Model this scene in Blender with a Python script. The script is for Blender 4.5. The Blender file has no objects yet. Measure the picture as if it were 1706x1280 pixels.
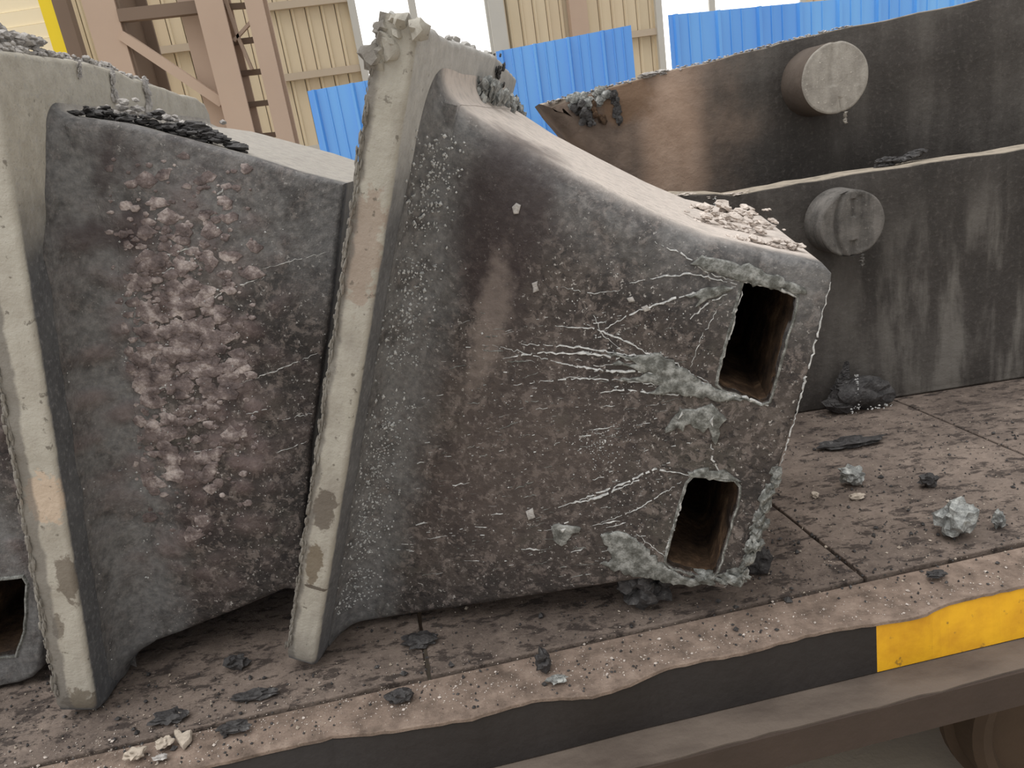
import bpy, bmesh, math, random
import numpy as np
from mathutils import Vector, Matrix, noise as mnoise
from mathutils.geometry import tessellate_polygon

# ------------------------------------------------------------------ camera, world, light
S = bpy.context.scene
COL = S.collection
BED = 0.95                                   # height of the car's deck above the hall floor
CAM = np.array([0.0, 0.0, BED + 1.0])
FPX, PITCH, ROLL = 1232.0, math.radians(18), math.radians(8.9)
F_ = np.array([0, math.cos(PITCH), -math.sin(PITCH)])
X_ = np.array([1.0, 0, 0]); U0 = np.array([0, math.sin(PITCH), math.cos(PITCH)])
R_ = math.cos(ROLL) * X_ - math.sin(ROLL) * U0
U_ = math.sin(ROLL) * X_ + math.cos(ROLL) * U0
cd = bpy.data.cameras.new('camera'); cam = bpy.data.objects.new('camera', cd); COL.objects.link(cam)
cd.sensor_fit = 'HORIZONTAL'; cd.sensor_width = 36; cd.lens = FPX / 1706 * 36; cd.clip_end = 200; cd.clip_start = .02
cam.matrix_world = Matrix(((R_[0], U_[0], -F_[0], CAM[0]), (R_[1], U_[1], -F_[1], CAM[1]), (R_[2], U_[2], -F_[2], CAM[2]), (0, 0, 0, 1)))
S.camera = cam
w = bpy.data.worlds.new('overcast'); S.world = w; w.use_nodes = True
w.node_tree.nodes['Background'].inputs[0].default_value = (1.0, 0.985, 0.96, 1)
w.node_tree.nodes['Background'].inputs[1].default_value = 0.72
sd = bpy.data.lights.new('daylight', 'SUN'); sd.energy = 2.6; sd.angle = math.radians(70); sd.color = (1, .985, .965)
so = bpy.data.objects.new('daylight', sd); COL.objects.link(so)
so.rotation_euler = Vector((0.30, 0.10, -1.0)).to_track_quat('-Z', 'Y').to_euler(); so.location = (-2, -2, 6)
S.view_settings.view_transform = 'Standard'; S.view_settings.look = 'None'
S.view_settings.exposure = 0.15; S.view_settings.gamma = 1; S.view_settings.use_curve_mapping = False

# ------------------------------------------------------------------ picture measurements -> places in the hall
def ray(x, y): return F_ + (x - 853) / FPX * R_ - (y - 640) / FPX * U_
def onz(x, y, z=BED): d = ray(x, y); return CAM + d * ((z - CAM[2]) / d[2])
def ony(x, y, Y): d = ray(x, y); return CAM + d * (Y / d[1])
def onpl(x, y, O, n): d = ray(x, y); return CAM + d * (np.dot(O - CAM, n) / np.dot(d, n))

# ------------------------------------------------------------------ node materials
def lin(c):
    r = []
    for v in c:
        v /= 255.0
        r.append(v / 12.92 if v <= .04045 else ((v + .055) / 1.055) ** 2.4)
    return (r[0], r[1], r[2], 1)

class M:
    def __init__(s, name, rough=.8, metal=0.0, spec=.3):
        s.m = bpy.data.materials.new(name); s.m.use_nodes = True; s.t = s.m.node_tree
        s.b = s.t.nodes['Principled BSDF']; s.b.inputs['Roughness'].default_value = rough
        s.b.inputs['Metallic'].default_value = metal; s.b.inputs['Specular IOR Level'].default_value = spec
        s.tc = s.t.nodes.new('ShaderNodeTexCoord'); s.vec = s.tc.outputs['Object']
    def n(s, t): return s.t.nodes.new(t)
    def l(s, a, b):
        if isinstance(a, (int, float)): b.default_value = a
        elif isinstance(a, tuple): b.default_value = a
        else: s.t.links.new(a, b)
    def scale(s, v, sc):
        k = s.n('ShaderNodeVectorMath'); k.operation = 'MULTIPLY'; s.l(v, k.inputs[0]); k.inputs[1].default_value = sc; return k.outputs[0]
    def noise(s, sc, detail=4, rough=.55, dist=0, vec=None):
        k = s.n('ShaderNodeTexNoise'); k.inputs['Scale'].default_value = sc; k.inputs['Detail'].default_value = detail
        k.inputs['Roughness'].default_value = rough; k.inputs['Distortion'].default_value = dist
        s.l(vec if vec is not None else s.vec, k.inputs['Vector']); return k.outputs['Fac']
    def vor(s, sc, vec=None, feat='F1', out='Distance', rand=1):
        k = s.n('ShaderNodeTexVoronoi'); k.feature = feat; k.inputs['Scale'].default_value = sc; k.inputs['Randomness'].default_value = rand
        s.l(vec if vec is not None else s.vec, k.inputs['Vector']); return k.outputs[out]
    def ramp(s, f, stops):
        k = s.n('ShaderNodeValToRGB'); e = k.color_ramp.elements
        while len(e) < len(stops): e.new(.5)
        for i, (p, c) in enumerate(stops):
            e[i].position = p; e[i].color = lin(c) if isinstance(c, tuple) else (c, c, c, 1)
        s.l(f, k.inputs[0]); return k.outputs[0]
    def mix(s, f, a, b, mode='MIX'):
        k = s.n('ShaderNodeMix'); k.data_type = 'RGBA'; k.blend_type = mode; k.clamp_factor = True
        s.l(f, k.inputs[0]); s.l(lin(a) if isinstance(a, tuple) else a, k.inputs[6]); s.l(lin(b) if isinstance(b, tuple) else b, k.inputs[7]); return k.outputs[2]
    def math(s, op, a, b=0.0, clamp=False):
        k = s.n('ShaderNodeMath'); k.operation = op; k.use_clamp = clamp; s.l(a, k.inputs[0]); s.l(b, k.inputs[1]); return k.outputs[0]
    def mr(s, v, a, b, c=0.0, d=1.0):
        k = s.n('ShaderNodeMapRange'); k.interpolation_type = 'SMOOTHSTEP'; s.l(v, k.inputs[0])
        for i, q in enumerate((a, b, c, d)): k.inputs[i + 1].default_value = q
        return k.outputs[0]
    def xyz(s):
        k = s.n('ShaderNodeSeparateXYZ'); s.l(s.vec, k.inputs[0]); return k.outputs
    def blob(s, c, r, soft=.35, wob=.5, wsc=9):
        """a stain around point c with radii r and a wandering outline"""
        a = s.n('ShaderNodeVectorMath'); a.operation = 'SUBTRACT'; s.l(s.vec, a.inputs[0]); a.inputs[1].default_value = c
        b = s.n('ShaderNodeVectorMath'); b.operation = 'DIVIDE'; s.l(a.outputs[0], b.inputs[0]); b.inputs[1].default_value = r
        l = s.n('ShaderNodeVectorMath'); l.operation = 'LENGTH'; s.l(b.outputs[0], l.inputs[0])
        q = s.math('ADD', l.outputs['Value'], s.math('MULTIPLY', s.math('SUBTRACT', s.noise(wsc, 5, .6), .5), wob * 2.4))
        return s.mr(q, 1 + soft, 1 - soft)
    def bump(s, h, strength=.5, dist=.01, prev=None):
        k = s.n('ShaderNodeBump'); k.inputs['Strength'].default_value = strength; k.inputs['Distance'].default_value = dist
        s.l(h, k.inputs['Height'])
        if prev is not None: s.l(prev, k.inputs['Normal'])
        return k.outputs[0]
    def done(s, col, rough=None, bump=None, metal=None):
        s.l(lin(col) if isinstance(col, tuple) else col, s.b.inputs['Base Color'])
        if rough is not None: s.l(rough, s.b.inputs['Roughness'])
        if metal is not None: s.l(metal, s.b.inputs['Metallic'])
        if bump is not None: s.l(bump, s.b.inputs['Normal'])
        return s.m

def simple(name, c1, c2, sc=8, rough=.8, metal=0, bump=.3, bsc=40, spec=.3, rand=False):
    m = M(name, rough, metal, spec)
    c = m.mix(m.noise(sc, 5), c1, c2)
    if rand:
        oi = m.n('ShaderNodeObjectInfo')
        c = m.mix(m.mr(oi.outputs['Random'], 0, 1, 0, .5), c, m.mix(.3, c1, (190, 160, 130)))
    return m.done(c, bump=m.bump(m.noise(bsc, 6), bump, .01))

# ------------------------------------------------------------------ mesh helpers
def mesh_obj(name, verts, faces, mat, parent=None, smooth=None):
    me = bpy.data.meshes.new(name); me.from_pydata([tuple(map(float, v)) for v in verts], [], faces); me.validate()
    bm = bmesh.new(); bm.from_mesh(me); bmesh.ops.recalc_face_normals(bm, faces=bm.faces); bm.to_mesh(me); bm.free()
    me.materials.append(mat)
    if smooth is not None:
        me.polygons.foreach_set('use_smooth', [True] * len(me.polygons)); me.set_sharp_from_angle(angle=math.radians(smooth))
    o = bpy.data.objects.new(name, me); COL.objects.link(o)
    if parent is not None: o.parent = parent
    return o
def empty(name, loc=(0, 0, 0), mat=None):
    o = bpy.data.objects.new(name, None); COL.objects.link(o); o.empty_display_size = .1
    if mat is not None: o.matrix_world = mat
    else: o.location = loc
    return o
def tag(o, label=None, cat=None, group=None, kind=None):
    if label: o['label'] = label
    if cat: o['category'] = cat
    if group: o['group'] = group
    if kind: o['kind'] = kind
    return o

class MB:
    def __init__(s): s.v = []; s.f = []
    def add(s, v, f):
        k = len(s.v); s.v += [tuple(map(float, q)) for q in v]; s.f += [tuple(i + k for i in q) for q in f]
    def box(s, lo, hi):
        x0, y0, z0 = lo; x1, y1, z1 = hi
        s.add([(x0, y0, z0), (x1, y0, z0), (x1, y1, z0), (x0, y1, z0), (x0, y0, z1), (x1, y0, z1), (x1, y1, z1), (x0, y1, z1)],
              [(0, 3, 2, 1), (4, 5, 6, 7), (0, 1, 5, 4), (1, 2, 6, 5), (2, 3, 7, 6), (3, 0, 4, 7)])
    def bar(s, a, b, w, h, up=(0, 0, 1)):
        a = Vector(a); b = Vector(b); d = (b - a).normalized(); u = Vector(up)
        n = d.cross(u).normalized() * w / 2; q = d.cross(n).normalized() * h / 2
        v = [p + i * n + j * q for p in (a, b) for i, j in ((-1, -1), (1, -1), (1, 1), (-1, 1))]
        s.add(v, [(0, 1, 2, 3), (4, 7, 6, 5), (0, 4, 5, 1), (1, 5, 6, 2), (2, 6, 7, 3), (3, 7, 4, 0)])
    def build(s, name, mat, parent=None, smooth=None): return mesh_obj(name, s.v, s.f, mat, parent, smooth)

RNG = random.Random(7)
def dens(poly, step, jit=0.0, seed=1, closed=True):
    """subdivide a 2-D outline and roughen it"""
    rg = random.Random(seed); out = []; n = len(poly)
    for i in range(n if closed else n - 1):
        a = np.array(poly[i], float); b = np.array(poly[(i + 1) % n], float); L = np.linalg.norm(b - a); k = max(1, int(L / step))
        for j in range(k):
            p = a + (b - a) * j / k
            if jit and j: p = p + np.array([rg.gauss(0, jit), rg.gauss(0, jit)])
            out.append(p)
    if not closed: out.append(np.array(poly[-1], float))
    return out
def area2(p): return sum(p[i][0] * p[(i + 1) % len(p)][1] - p[(i + 1) % len(p)][0] * p[i][1] for i in range(len(p))) / 2
def inset(p, r):
    """move each vertex of a CCW outline inwards by r (scalar or per vertex)"""
    n = len(p); out = []
    for i in range(n):
        a, b, c = p[i - 1], p[i], p[(i + 1) % n]
        e1 = b - a; e2 = c - b; n1 = np.array([-e1[1], e1[0]]) / (np.linalg.norm(e1) + 1e-9); n2 = np.array([-e2[1], e2[0]]) / (np.linalg.norm(e2) + 1e-9)
        q = n1 + n2; q = q / max(.5, (1 + n1 @ n2)); ri = r[i] if hasattr(r, '__len__') else r
        out.append(b + q * ri)
    return out
def tess(loops, base):
    """triangles for a polygon with holes; loops of 2-D points, base = first vertex index of each loop"""
    flat = []
    for lp, b in zip(loops, base): flat += [b + i for i in range(len(lp))]
    tr = tessellate_polygon([[Vector((q[0], q[1], 0)) for q in lp] for lp in loops])
    return [tuple(flat[i] for i in t) for t in tr]
def prism(mp, outer, d0, d1, r=.004, holes=(), seg=3, hole_r=.003, back=True):
    """solid: outline `outer` (2-D) from depth d0 to d1, rounded front arris; mp(u, v, d) -> 3-D. returns verts, faces"""
    outer = [np.array(q, float) for q in outer]
    if area2(outer) < 0:
        outer = outer[::-1]
        if hasattr(r, '__len__'): r = list(r)[::-1]
    V = []; Fc = []; n = len(outer)
    def loop(pts, ds):
        k = len(V)
        for i, q in enumerate(pts): V.append(mp(q[0], q[1], ds[i] if hasattr(ds, '__len__') else ds))
        return k
    rl = np.array(r if hasattr(r, '__len__') else [r] * n, float)
    ks = [loop(outer, d1)]; last = None
    for k in range(seg + 1):
        a = k / seg * math.pi / 2
        last = inset(outer, rl * (1 - math.cos(a))); ks.append(loop(last, d0 + rl * (1 - math.sin(a))))
    for a, b in zip(ks[:-1], ks[1:]):
        for i in range(n): j = (i + 1) % n; Fc.append((a + i, a + j, b + j, b + i))
    loops = [last]; base = [ks[-1]]
    for h in holes:
        h = [np.array(q, float) for q in h]
        if area2(h) > 0: h = h[::-1]
        loops.append(h); kb = loop(h, d0); base.append(kb)
        hk = loop(h, d0 + .02); m = len(h)
        for i in range(m): j = (i + 1) % m; Fc.append((kb + i, kb + j, hk + j, hk + i))
    Fc += tess(loops, base)
    if back: Fc += tess([outer], [ks[0]])
    return V, Fc
def lump_mesh(rad, seed, sub=2, rough=.35, squash=(1, 1, .7), freq=1.6, sharp=.25):
    bm = bmesh.new(); bmesh.ops.create_icosphere(bm, subdivisions=sub, radius=1)
    off = Vector((seed * 3.7, seed * 1.3, seed * 2.1))
    for v in bm.verts:
        p = v.co.copy(); k = 1 + rough * mnoise.noise(p * freq + off) * 1.6 + sharp * mnoise.noise(p * freq * 2.7 + off * 2)
        v.co = Vector((p.x * squash[0], p.y * squash[1], p.z * squash[2])) * rad * k
    V = [tuple(v.co) for v in bm.verts]; Fc = [tuple(q.index for q in f.verts) for f in bm.faces]; bm.free(); return V, Fc
OCTA_F = [(0, 2, 4), (2, 1, 4), (1, 3, 4), (3, 0, 4), (2, 0, 5), (1, 2, 5), (3, 1, 5), (0, 3, 5)]
def crumb(mb, c, r, rg):
    ax = [r * rg.uniform(.6, 1.3) for _ in range(3)]; a = rg.uniform(0, 6.28); ca, sa = math.cos(a), math.sin(a)
    pts = [(1, 0, 0), (-1, 0, 0), (0, 1, 0), (0, -1, 0), (0, 0, 1), (0, 0, -1)]; out = []
    for p in pts:
        x, y, z = [p[i] * ax[i] * rg.uniform(.7, 1.2) for i in range(3)]
        out.append((c[0] + x * ca - y * sa, c[1] + x * sa + y * ca, c[2] + z))
    mb.add(out, OCTA_F)

# ------------------------------------------------------------------ materials
# web of the castings: brown-black scale, ashen near the flange and along the top
def web_mat(name, maroon, tl):
    m = M(name, .75, 0, .4)
    big = m.noise(3.2, 6, .62, .4); mid = m.noise(14, 6, .65, .3); fine = m.noise(75, 5, .7)
    c = m.ramp(m.math('ADD', m.math('MULTIPLY', big, .55), m.math('MULTIPLY', mid, .45)),
               [(.32, (36, 33, 33)), (.45, (55, 50, 48)), (.56, (72, 65, 61)), (.70, (98, 90, 85))])
    c = m.mix(m.mr(m.noise(2.1, 4, .5), .48, .62, 0, .55), c, maroon)
    c = m.mix(m.mr(m.noise(5.5, 5, .6, .5), .55, .68, 0, .4), c, (82, 80, 72))
    c = m.mix(m.mr(fine, .53, .63, 0, .6), c, (116, 108, 104))
    c = m.mix(m.mr(m.noise(130, 3, .6), .64, .69, 0, .85), c, (178, 174, 170))
    c = m.mix(m.mr(m.noise(38, 6, .7, .6), .53, .60, 0, .62), c, (118, 108, 103)); c = m.mix(m.mr(m.noise(46, 6, .7, .6, m.scale(m.vec, (1, 1, 1.3))), .46, .39, 0, .75), c, (30, 26, 27)); c = m.mix(m.mr(fine, .45, .3, 0, .6), c, (30, 27, 27))
    ash = m.math('MULTIPLY', tl(m), m.mr(mid, .3, .6, .35, 1.0))
    c = m.mix(ash, c, m.ramp(fine, [(.3, (92, 92, 93)), (.7, (132, 131, 130))]))
    b = m.bump(fine, .6, .005, m.bump(m.noise(32, 6, .7), .45, .008))
    return m, c, b
def tl2(m):
    x, y, z = m.xyz()
    # distance below the sloping top edge of the body: h_top = 1.17 - .15 w
    d = m.math('SUBTRACT', m.math('SUBTRACT', 1.17, m.math('MULTIPLY', x, .145)), z)
    top = m.mr(d, .22, .03); near = m.mr(m.math('ADD', x, m.math('MULTIPLY', m.math('SUBTRACT', m.noise(14, 5), .5), .12)), .15, .06)
    front = m.mr(y, .20, .30)                       # the sloping top surface is dusty all over
    return m.math('MAXIMUM', m.math('MAXIMUM', m.math('MULTIPLY', top, .8), m.math('MULTIPLY', near, .95)), front)
m, c, b = web_mat('brown scaled steel', (56, 46, 46), tl2)
top_dust = m.mr(m.xyz()[1], .16, .22)
c = m.mix(m.math('MULTIPLY', top_dust, m.mr(m.noise(45, 5), .3, .6, .7, 1)), c, (200, 190, 182))
c = m.mix(m.math('MULTIPLY', m.blob((.17, .15, .98), (.09, .3, .20), .4, .5), .75), c, (50, 40, 41))
c = m.mix(m.math('MULTIPLY', m.blob((.30, .15, .55), (.20, .3, .25), .6, .6), .35), c, (96, 84, 79))
c = m.mix(m.math('MULTIPLY', m.blob((.185, .15, .80), (.03, .3, .12), .5, 1.0, 26), .5), c, (138, 126, 119))
MAT_WEB2 = m.done(c, bump=b)
def tl1(m):
    x, y, z = m.xyz()
    d = m.math('SUBTRACT', m.math('SUBTRACT', 1.19, m.math('MULTIPLY', x, .22)), z)
    return m.math('MULTIPLY', m.math('MAXIMUM', m.mr(d, .34, .10, 0, .8), m.mr(m.math('ADD', x, m.math('MULTIPLY', m.math('SUBTRACT', m.noise(12, 5), .5), .14)), .17, .08)), .95)
m, c, b = web_mat('maroon scaled steel', (62, 50, 52), tl1)
cells = m.vor(17, m.scale(m.vec, (1, .2, 1.25)), 'SMOOTH_F1')
flk = m.math('MULTIPLY', m.mr(cells, .55, .2), m.blob((.19, .15, .66), (.19, .4, .38), .5, .5))
c = m.mix(m.math('MULTIPLY', flk, .6), c, m.ramp(m.noise(30, 4), [(.3, (96, 80, 80)), (.7, (140, 124, 122))]))
c = m.mix(m.math('MULTIPLY', m.mr(m.noise(4, 4), .42, .55), m.blob((.10, .15, 1.05), (.10, .3, .10), .4, .6)), c, (58, 48, 49))
c = m.mix(m.math('MULTIPLY', m.mr(m.xyz()[1], .165, .20), m.mr(m.noise(45, 5), .3, .6, .7, 1)), c, (166, 161, 154))
MAT_WEB1 = m.done(c, bump=m.bump(flk, .5, .02, b))

def flange_mat(name, edge, edge2, face, face2, stains=(), faceband=None):
    m = M(name, .8, 0, .3); x, y, z = m.xyz()
    nz = m.noise(7, 6, .6); fine = m.noise(90, 5, .65); mid = m.noise(24, 6, .65)
    f = m.ramp(m.math('ADD', m.math('MULTIPLY', nz, .5), m.math('MULTIPLY', mid, .5)), [(.32, face2), (.62, face)])
    if faceband: f = m.mix(m.mr(m.math('ADD', z, m.math('MULTIPLY', nz, .14)), faceband[0], faceband[1]), f, m.ramp(mid, [(.3, faceband[2]), (.7, faceband[3])]))  # paler upper face; haze near the windows is put into its colour
    f = m.mix(m.mr(fine, .5, .75, 0, .5), f, (150, 150, 152)); f = m.mix(m.mr(fine, .42, .25, 0, .5), f, (48, 48, 50))
    e = m.ramp(m.math('ADD', m.math('MULTIPLY', m.noise(3.5, 5, .6), .6), m.math('MULTIPLY', m.noise(26, 5, .6, vec=m.scale(m.vec, (1, 1, .35))), .4)), [(.34, edge2), (.56, edge)])
    for cc, rr, col, k in stains: e = m.mix(m.math('MULTIPLY', m.blob(cc, rr, .12, .9, 45), k), e, col)
    e = m.mix(m.mr(m.noise(60, 4), .62, .7, 0, .7), e, (92, 86, 78))
    em = m.mr(m.math('ADD', y, m.math('MULTIPLY', m.math('SUBTRACT', mid, .5), .012)), .012, .004)
    rim = m.math('MULTIPLY', m.mr(m.math('ADD', x, m.math('MULTIPLY', m.math('SUBTRACT', m.noise(18, 5), .5), .03)), -.046, -.054), .7)
    e = m.mix(rim, e, (104, 100, 96))
    return m.done(m.mix(em, f, e), bump=m.bump(fine, .35, .005, m.bump(mid, .4, .012)))
MAT_FL2 = flange_mat('limewashed flange steel', (168, 164, 154), (138, 132, 124), (112, 112, 113), (84, 84, 86),
    [((-.03, 0, .40), (.022, .1, .045), (96, 88, 80), .85), ((-.035, 0, .275), (.016, .1, .05), (104, 92, 76), .8),
     ((-.03, 0, .215), (.03, .1, .004), (84, 76, 68), .9), ((-.03, 0, .92), (.03, .1, .10), (150, 134, 122), .7)], (1.02, 1.2, (160, 158, 154), (186, 184, 180)))
MAT_FL1 = flange_mat('limewashed older flange steel', (176, 172, 162), (156, 150, 140), (100, 101, 103), (74, 75, 78),
    [((-.03, 0, .50), (.035, .1, .05), (192, 172, 152), .8), ((-.012, 0, .33), (.022, .1, .05), (116, 108, 98), .9),
     ((-.03, 0, .02), (.035, .1, .05), (118, 110, 98), .9), ((-.05, 0, .22), (.012, .1, .03), (110, 102, 92), .8)], (.98, 1.18, (164, 158, 146), (188, 183, 172)))
m = M('grey fillet scale', .7, 0, .4); fi = m.noise(85, 5, .7); mi = m.noise(22, 6, .65)
c = m.ramp(mi, [(.3, (80, 80, 82)), (.65, (116, 116, 118))]); c = m.mix(m.mr(fi, .56, .72, 0, .8), c, (170, 170, 174)); c = m.mix(m.mr(fi, .42, .25, 0, .6), c, (40, 40, 43))
MAT_FILLET = m.done(c, bump=m.bump(fi, .6, .008, m.bump(mi, .6, .02)))
m = M('silver metal spatter', .45, .15, .5); MAT_SPAT = m.done(m.ramp(m.noise(120, 4, .6), [(.3, (138, 140, 140)), (.7, (214, 214, 212))]), bump=m.bump(m.noise(200, 4), .5, .004))
m = M('grey green splash film', .62, .25, .4); MAT_FILM = m.done(m.ramp(m.noise(60, 6, .7), [(.30, (62, 61, 57)), (.47, (104, 105, 101)), (.66, (166, 167, 164))]), bump=m.bump(m.noise(120, 6, .7), .6, .006))
m = M('black slag', .6, 0, .5); MAT_SLAG = m.done(m.ramp(m.noise(45, 6, .7), [(.35, (34, 32, 33)), (.62, (70, 68, 68)), (.78, (150, 150, 148))]), bump=m.bump(m.noise(90, 6), .7, .01))
m = M('silver grey slag', .55, .2, .5); MAT_SLAG_L = m.done(m.ramp(m.noise(40, 6, .7), [(.3, (70, 72, 72)), (.5, (140, 142, 140)), (.7, (206, 208, 204))]), bump=m.bump(m.noise(90, 6), .7, .01))
m = M('white lime crust', .85, 0, .3); MAT_CRUST = m.done(m.ramp(m.noise(38, 6, .7), [(.3, (130, 126, 124)), (.6, (192, 188, 184))]), bump=m.bump(m.noise(110, 6), .7, .01))
m = M('pale dusty crust', .9, 0, .2); MAT_DUST = m.done(m.ramp(m.noise(38, 6, .7), [(.3, (160, 150, 142)), (.6, (214, 204, 196))]), bump=m.bump(m.noise(110, 6), .7, .01))
m = M('pale lime lump', .9, 0, .2); MAT_LIME = m.done(m.ramp(m.noise(60, 5, .6), [(.3, (150, 140, 128)), (.7, (196, 184, 170))]), bump=m.bump(m.noise(120, 5), .5, .006))
m = M('pinkish scale flake', .65, .1, .4); MAT_FLAKE = m.done(m.ramp(m.noise(26, 6, .7), [(.34, (74, 65, 65)), (.5, (118, 106, 104)), (.66, (186, 175, 171))]), bump=m.bump(m.noise(90, 6), .7, .008))
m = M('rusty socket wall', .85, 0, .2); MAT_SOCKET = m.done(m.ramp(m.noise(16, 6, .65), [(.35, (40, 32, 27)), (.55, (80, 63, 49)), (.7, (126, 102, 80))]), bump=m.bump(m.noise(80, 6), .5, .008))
m = M('shade dark socket cap', .95, 0, .1); MAT_SOCKET_SHADE = m.done(m.ramp(m.noise(16, 4), [(.3, (16, 15, 15)), (.7, (34, 31, 30))]))  # near-black colour stands in for the shade deep inside the sockets

def slab_mat(name, rust):
    m = M(name, .78, 0, .35); x, y, z = m.xyz()
    big = m.noise(2.2, 6, .6, .3); st = m.noise(7, 6, .6, .2, m.scale(m.vec, (1, 1, .18))); fine = m.noise(70, 5, .7)
    c = m.ramp(m.math('ADD', m.math('MULTIPLY', big, .5), m.math('MULTIPLY', st, .5)), [(.33, (44, 41, 39)), (.5, (64, 60, 57)), (.64, (90, 86, 82))])
    c = m.mix(m.mr(fine, .5, .75, 0, .45), c, (108, 102, 98)); c = m.mix(m.mr(fine, .43, .28, 0, .5), c, (38, 34, 33))
    c = rust(m, c, x, y, z, st)
    # the narrow top face carries pale dust
    g = m.n('ShaderNodeNewGeometry'); sp = m.n('ShaderNodeSeparateXYZ'); m.l(g.outputs['True Normal'], sp.inputs[0])
    c = m.mix(m.math('MULTIPLY', m.mr(sp.outputs[2], .5, .9), m.mr(m.noise(25, 5), .3, .55, .5, 1)), c, (158, 148, 134))
    return m.done(c, bump=m.bump(fine, .4, .006, m.bump(m.noise(12, 6), .4, .02)))
def r1(m, c, x, y, z, st):
    c = m.mix(m.math('MULTIPLY', m.blob((.22, 0, 1.0), (.34, 1, .55), .35, .5, 5), .8), c, m.ramp(m.noise(9, 6, .6), [(.3, (92, 80, 72)), (.65, (138, 120, 107))]))
    c = m.mix(m.math('MULTIPLY', m.blob((.36, 0, .92), (.10, 1, .30), .5, .35, 6), .85), c, m.ramp(m.noise(12, 5), [(.3, (150, 126, 108)), (.7, (184, 160, 142))]))
    c = m.mix(m.math('MULTIPLY', m.blob((.20, 0, 1.08), (.10, 1, .08), .3, .6, 12), .8), c, (118, 94, 74))
    return c
def r2(m, c, x, y, z, st):
    return m.mix(m.math('MULTIPLY', m.blob((.95, 0, .25), (.40, 1, .36), .5, .4, 4), m.mr(st, .42, .58)), c, (108, 104, 99))
MAT_SLAB1 = slab_mat('rust stained slab steel', r1); MAT_SLAB2 = slab_mat('streaked slab steel', r2)
def disc_mat(name, lo, hi):
    m = M(name, .82, 0, .3); st = m.noise(18, 6, .65, .2, m.scale(m.vec, (1, 1, .25))); fi = m.noise(120, 5, .7)
    c = m.ramp(m.math('ADD', m.math('MULTIPLY', st, .6), m.math('MULTIPLY', m.noise(26, 6, .7), .4)), [(.36, lo), (.62, hi)])
    c = m.mix(m.mr(fi, .6, .72, 0, .8), c, tuple(min(255, int(k * 1.3)) for k in hi))
    return m.done(c, bump=m.bump(fi, .5, .006))
MAT_DISC1 = disc_mat('pale trunnion steel', (128, 123, 116), (168, 163, 155)); MAT_DISC2 = disc_mat('grey trunnion steel', (66, 64, 62), (116, 112, 108))
MAT_TRUN = simple('brown trunnion side', (104, 93, 84), (64, 57, 53), 9)

m = M('dusty deck plate', .88, 0, .25); big = m.noise(3, 6, .6, .4); mid = m.noise(18, 6, .68, .3); fi = m.noise(110, 5, .7)
c = m.ramp(m.math('ADD', m.math('MULTIPLY', big, .55), m.math('MULTIPLY', mid, .45)), [(.32, (72, 63, 59)), (.46, (104, 93, 86)), (.6, (128, 115, 106)), (.75, (146, 132, 122))])
c = m.mix(m.mr(m.noise(26, 6, .7, .2, m.scale(m.vec, (.7, 1.4, 1))), .52, .60, 0, .8), c, (50, 44, 42)); c = m.mix(m.mr(m.noise(60, 6, .7, .3), .56, .64, 0, .6), c, (60, 52, 49))
c = m.mix(m.mr(fi, .56, .72, 0, .5), c, (158, 146, 136)); MAT_DECK = m.done(c, bump=m.bump(fi, .5, .006, m.bump(mid, .6, .015)))
m = M('earth dusted edge beam', .9, 0, .2); mid = m.noise(20, 6, .68); fi = m.noise(130, 5, .7)
c = m.ramp(mid, [(.32, (94, 82, 74)), (.55, (134, 118, 107)), (.72, (154, 138, 126))]); c = m.mix(m.mr(fi, .58, .72, 0, .6), c, (160, 148, 136)); c = m.mix(m.mr(fi, .42, .28, 0, .5), c, (62, 52, 46))
MAT_EDGE = m.done(c, bump=m.bump(fi, .5, .006, m.bump(mid, .5, .012)))
MAT_BLACK = simple('worn black hazard paint', (50, 45, 43), (38, 35, 34), 6, .7)
m = M('worn yellow hazard paint', .62, 0, .4); c = m.ramp(m.noise(14, 6, .6), [(.3, (206, 148, 28)), (.6, (228, 172, 30))])
c = m.mix(m.mr(m.noise(34, 5, .6), .62, .7, 0, .75), c, (130, 100, 46)); MAT_YELLOW = m.done(c, bump=m.bump(m.noise(60, 5), .2, .005))
m = M('rust brown channel', .85, 0, .25); MAT_LEDGE = m.done(m.ramp(m.noise(12, 6, .6, vec=m.scale(m.vec, (.4, 1, 1))), [(.3, (74, 65, 59)), (.6, (100, 90, 82))]), bump=m.bump(m.noise(70, 6), .4, .006))
MAT_UNDER = simple('dark under frame', (52, 44, 40), (40, 34, 31), 7)
MAT_RAIL_SHADE = simple('shade dark rail front', (72, 60, 53), (56, 47, 42), 9)
MAT_WHEEL = simple('brown wheel steel', (84, 68, 54), (56, 46, 38), 6)
MAT_FLOOR = simple('grey hall floor', (186, 174, 156), (160, 148, 132), 2, .85)
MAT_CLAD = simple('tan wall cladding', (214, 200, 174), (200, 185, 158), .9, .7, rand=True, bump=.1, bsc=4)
MAT_CREAM = simple('overexposed cream cladding', (250, 240, 214), (246, 232, 200), 1.5, .7, bump=.1, bsc=4)
MAT_PURL = simple('grey brown purlin', (188, 174, 156), (174, 160, 142), 2, .8, bump=.1)
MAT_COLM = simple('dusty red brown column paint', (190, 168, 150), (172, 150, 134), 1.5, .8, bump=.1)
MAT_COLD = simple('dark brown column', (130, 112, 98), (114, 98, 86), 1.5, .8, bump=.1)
MAT_YPOST = simple('bright yellow post paint', (244, 220, 60), (236, 206, 40), 2, .6, bump=.1)
MAT_FRAME = simple('pale grey window frame', (196, 194, 188), (180, 178, 172), 2, .7, bump=.1)
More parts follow.
